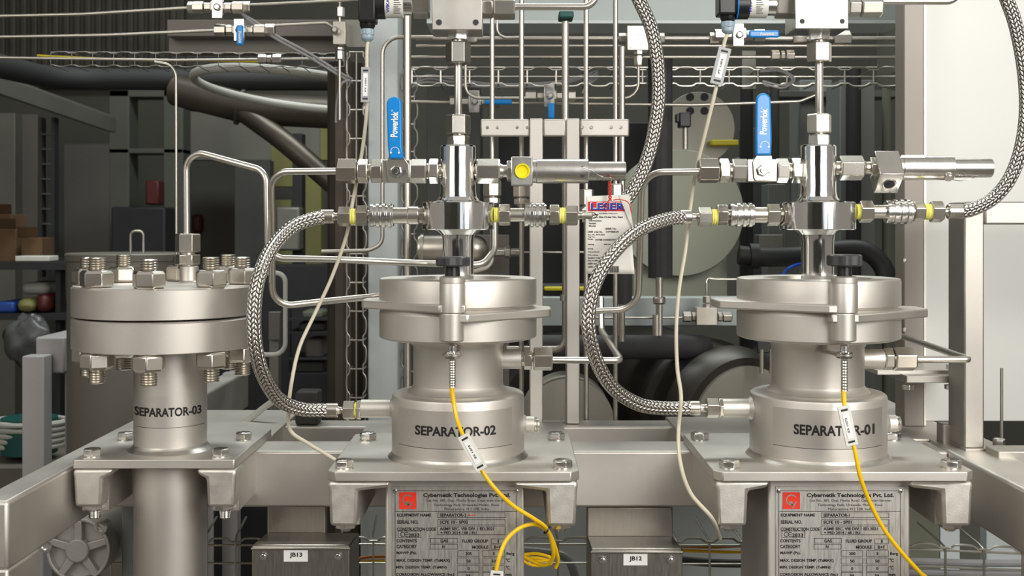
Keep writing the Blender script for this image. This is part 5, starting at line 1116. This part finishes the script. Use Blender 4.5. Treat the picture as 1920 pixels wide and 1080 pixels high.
# shelves with boxes at the left edge
t = thing('work_bench', 'dark two-level workbench at the left edge', 'bench', P(40, 700, 4.2))
for a in ((-120, 492, 128, 506), (-120, 588, 130, 600)): obj('shelf', MB().pbox(*a, 4.2, 4.9), 'very_dark', t)
obj('leg', MB().pbox(104, 500, 113, 900, 4.25, 4.3), 'very_dark', t); obj('leg', MB().pbox(-60, 500, -50, 900, 4.25, 4.3), 'very_dark', t)
def carton(label, x0, y0, x1, y1, Y, d=.25, rz=.2):
    a = P(x0, y1, Y); b = P(x1, y0, Y); mb = MB(); mb.box((a.x, Y, a.z), (b.x, Y+d, b.z), Matrix.Rotation(rz, 3, 'Z'))
    w_ = b.x-a.x; mb.add([(a.x, Y, b.z), (b.x, Y, b.z), (b.x+.02, Y-.05, b.z+.04), (a.x+.02, Y-.05, b.z+.04)], [(0, 1, 2, 3)])
    return obj('cardboard_box', mb, 'cardboard', None, label, 'box', 'cardboard boxes on the bench', bevel=.002)
carton('tall tan cardboard box at the left edge on the bench', -25, 430, 30, 491, 4.4, .2, 0); carton('open brown cardboard box right of the tall one on the bench', 33, 446, 70, 491, 4.35, .2, .15); carton('small cardboard box behind the others on the bench', -10, 402, 22, 428, 4.65, .15, 0)
slab('paper_sheets', 'pale papers lying on the bench edge', 'papers', 28, 480, 92, 490, 4.25, 4.34, 'paper', .003)
slab('storage_bin', 'blue plastic bin on the lower bench shelf', 'bin', -10, 566, 26, 587, 4.21, 4.4, 'bin_blue', .01)
slab('paper_sheets', 'white bag lying under the bench top', 'bag', 38, 530, 90, 552, 4.4, 4.6, 'hose_white', .02)
slab('storage_bin', 'dark red bin on the lower bench shelf', 'bin', 66, 552, 90, 586, 4.21, 4.4, 'red_paint', .02)
slab('storage_bin', 'yellow bag on the lower bench shelf', 'bag', 28, 560, 62, 586, 4.21, 4.4, 'yellow_green', .03)
def lump(name, label, cat, cx, cy, rx, ry, Y, m, amp=.25, seed=1, group=None):
    rnd = random.Random(seed); c = P(cx, cy, Y); mb = MB(); vs = []; fs = []; A, B = 24, 14; ph = [rnd.uniform(0, 6) for _ in range(6)]
    for j in range(B+1):
        th = PI*j/B
        for i in range(A):
            f_ = 2*PI*i/A; k = 1+amp*(math.sin(3*f_+ph[0]+2*th)*math.sin(4*th+ph[1])*.6+math.sin(7*f_+ph[2])*math.sin(6*th+ph[3])*.4)
            vs.append((c.x+rx*S(Y)*k*math.sin(th)*math.cos(f_), Y+rx*S(Y)*.6*k*math.sin(th)*math.sin(f_), c.z+ry*S(Y)*k*math.cos(th)))
    for j in range(B):
        for i in range(A): fs.append((j*A+i, j*A+(i+1) % A, (j+1)*A+(i+1) % A, (j+1)*A+i))
    return obj(name, mb.add(vs, fs), m, None, label, cat, group, sharp=80)
lump('plastic_bag', 'crumpled clear plastic sheeting under the bench', 'bag', 55, 640, 45, 45, 4.1, 'clear_bag', .3, 3)
lump('plastic_bag', 'pale crumpled sheeting between the white frame posts', 'bag', 190, 715, 32, 40, 3.9, 'hose_white', .3, 8)
# white painted stand
def wf(label, x0, y0, x1, Y):
    t = thing('white_stand', label, 'stand', P((x0+x1)/2, 900, Y), 'white painted stands'); e_ = zpx(FL, Y)
    obj('post', MB().pbox(x0, y0, x1, e_, Y, Y+(x1-x0)*S(Y)), 'white_frame', t, bevel=.003); return t
t = wf('white painted square post nearest the left edge', 41, 668, 82, 3.0); obj('top_arm', MB().pbox(66, 632, 121, 700, 3.06, 3.6), 'white_frame', t, bevel=.006)
t = wf('white painted square post left of the separator-03 stand', 121, 690, 156, 3.2); obj('top_arm', MB().pbox(121, 684, 250, 700, 3.2, 3.25), 'white_frame', t)
t = wf('narrow white post just right of the separator-03 pipe', 388, 690, 399, 3.0); t = wf('pale post right of the separator-03 pipe', 416, 700, 445, 3.1)
t = thing('hose_coil', 'coil of pale hose with teal drum on the floor at the lower left', 'hose', P(60, 860, 3.6)); mb = MB(); c = P(55, 812, 3.7)
for k in range(5): mb.sweep([c+Vector((math.cos(i*PI/16)*(.10+.004*k), math.sin(i*PI/16)*(.10+.004*k)*.7, -.035+k*.018)) for i in range(32)], .009, 8, True)
obj('coil', mb, 'hose_white', t); obj('drum', MB().turn((c.x, c.y, c.z-.06), (0, 0, 1), [(0, .085), (.11, .085)], 32), 'teal', t, label='teal drum')
obj('teal_tray', MB().box((P(150, 800, 3.9).x, 3.9, zz(822, 3.9)), (P(260, 800, 3.9).x, 4.2, zz(785, 3.9))), 'teal', None, 'teal crate behind the left beam', 'crate', bevel=.01)
obj('crate_stand', MB().box((-1.85, 3.55, FL), (-1.2, 4.15, zz(860, 3.7))), 'concrete', None, 'low grey plinth under the hose coil', 'plinth')
cable('air_hose', 'bright blue hose slanting down behind the left beam', H([(232, 735, 2.8), (210, 755, 2.8), (192, 785, 2.8), (175, 825, 2.8), (165, 870, 2.8)]), 4, 'bright_blue_hose', 'blue air hoses', 2.8)
# big coil of pale hose hung up, pipes and steelwork behind
t = thing('hose_ring', 'large pale hose ring hanging above the left pipes', 'hose', P(550, 190, 3.4)); c = P(560, 168, 3.4)
obj('hose', MB().sweep([c+Vector((math.cos(i*PI/32)*.290, math.sin(i*PI/32)*.35, .03*math.cos(i*PI/32+2.6)-.004)) for i in range(64)], .0125, 14, True), 'hose_white', t)
t = thing('large_pipe', 'large dark branching pipe below the pale hose ring', 'pipe', P(560, 350, 3.6))
obj('main_pipe', MB().tube(H([(330, 170, 4.2), (470, 205, 4.1), (700, 215, 4.0)]), 30*S(4.0), .5, 28), 'dark_pipe', t)
obj('branch', MB().tube(H([(450, 205, 4.1), (530, 262, 4.02), (625, 345, 4.0)]), 20*S(4.0), .4, 28), 'dark_pipe', t)
obj('pipe_band', MB().turn(P(447, 200, 4.12), (1, .1, -.25), [(0, 34*S(4.1)), (.012, 34*S(4.1))], 36), 'dark_steel', t)
pole('large_pipe', 'large dark upright pipe left of the upright wire tray', 'pipe', 648, 120, zpx(FL, 3.0), 34, 3.0, 'dark_pipe')
for k, (x0, y0, x1, y1) in enumerate(((508, 270, 552, 350), (510, 375, 545, 455), (568, 300, 602, 560), (512, 465, 552, 520), (600, 210, 640, 300))):
    slab('wall_cladding', ['upper yellow-green panel behind the second bent tube', 'middle yellow-green panel behind the second bent tube', 'tall yellow-green panel left of the dark upright pipe', 'lowest yellow-green panel behind the second bent tube', 'yellow-green panel above the dark branch pipe'][k], 'panel', x0, y0, x1, y1, 6.0, 6.1, 'yellow_green', group='yellow-green panels')
slab('steel_stanchion', 'dark steel stanchion between the yellow-green panels', 'column', 548, 250, 566, zpx(FL, 5.5), 5.5, 5.6, 'very_dark'); slab('steel_stanchion', 'dark steel stanchion left of the yellow-green panels', 'column', 440, 300, 506, zpx(FL, 5.8), 5.8, 5.9, 'dark_steel')
slab('control_box', 'pale grey box in the dark behind the bent tubes', 'box', 517, 388, 562, 470, 5.40, 5.502, 'galvanised', .01)
t = thing('pipe_bend', 'pale bent tube low between the hose and the dark upright pipe', 'tube', P(530, 680, 2.9)); obj('tube', MB().tube(H([(500, 512, 2.9), (535, 512, 2.9), (535, 665, 2.9), (490, 665, 2.9)]), 4.5*S(2.9), .03, 12), 'hose_white', t)
t = thing('steel_stand', 'pale steel stand with holed plate right of the separator-03 flange', 'stand', P(512, 760, 3.1)); obj('post', MB().pbox(505, 586, 522, zpx(FL, 3.1), 3.1, 3.14), 'galvanised', t); obj('hole_plate', MB().pbox(503, 585, 525, 638, 3.08, 3.1), 'plate_dull', t, bevel=.002)
for k, (a, b, c_, d, m) in enumerate(((566, 583, 604, 598, 'greenish'), (560, 604, 610, 622, 'dark_steel'), (572, 636, 604, 672, 'plate_dull'), (548, 676, 608, 700, 'dark_steel'))):
    t = thing('machine_shelf', ['topmost', 'second', 'third', 'lowest'][k]+' of the dim shelves of parts beside the dark upright pipe', 'shelf', P(585, d, 4.6), 'dim shelves')
    obj('board', MB().pbox(540, d, 616, d+3, 4.55, 4.8), 'very_dark', t); obj('part_box', MB().pbox(a, b, c_, d, 4.6, 4.75), m, t, bevel=.01)
obj('shelf_upright', MB().pbox(540, 575, 544, zpx(FL, 4.8), 4.8, 4.83), 'very_dark', None, 'dark upright of the dim shelves', 'rack')
slab('drive_housing', 'black and grey motor block at the end of the middle beam', 'motor', 553, 735, 596, zpx(TOP, 2.10), 2.10, 2.15, 'dark_steel', .004)
t = thing('linear_guide', 'pale slanted arm behind the middle beam', 'arm', P(490, 775, 2.6)); obj('arm', MB().sweep(H([(455, 797, 2.12), (490, 768, 2.12), (512, 752, 2.12)]), 6*S(2.12), 8), 'hose_white', t)
obj('dark_cabinet', MB().box((-1.35, 5.0, FL), (-.62, 5.4, zz(500, 5))), 'very_dark', None, 'dark cabinet behind separator-03', 'cabinet')
# cast motor cover at the lower left
t = thing('air_motor', 'cast aluminium round motor cover with five spokes at the lower left', 'motor', P(148, 1130, 1.98)); Ym = 1.98; s = S(Ym); c = P(146, 1032, Ym)
R_ = 60*s
obj('housing', MB().turn(c, (.0, 1, 0), [(.012, R_*.93), (.03, R_), (.25, R_)], 56), 'cast_alu', t)
mb = MB().ring(c, (0, 1, 0), [(0, R_), (.0, R_*.90), (.014, R_*.88), (.02, R_)], 56)
for k in range(5):
    a = math.radians(90+72*k); d = Vector((math.cos(a), 0, math.sin(a))); n_ = Vector((-d.z, 0, d.x)); v = [c+d*R_*.3+n_*R_*.13, c+d*R_*.92+n_*R_*.11, c+d*R_*.92-n_*R_*.11, c+d*R_*.3-n_*R_*.13]
    mb.add(v+[p+Vector((0, .012, 0)) for p in v], [(0, 1, 2, 3), (4, 5, 6, 7), (0, 1, 5, 4), (1, 2, 6, 5), (2, 3, 7, 6), (3, 0, 4, 7)])
obj('spoked_cover', mb, 'cast_alu', t, bevel=.0015)
obj('hub', MB().turn(c, (0, -1, 0), [(-.01, R_*.36), (.004, R_*.36), (.006, R_*.32)], 40), 'cast_alu', t)
for k in range(3): 
    a = math.radians(52+120*k) if k else math.radians(45); p = c+Vector((math.cos(a)*R_*1.02, 0, math.sin(a)*R_*1.02)); obj('cover_bolt', MB().turn(p+Vector((0, .02, 0)), (0, -1, 0), [(0, .011), (.022, .011), (.0225, .0065), (.018, .006)], 24), 'zinc', t)
slab('motor_bracket', 'flat grey upright bracket beside the cast motor', 'bracket', 228, 930, 256, 1200, 2.02, 2.04, 'painted_mid')
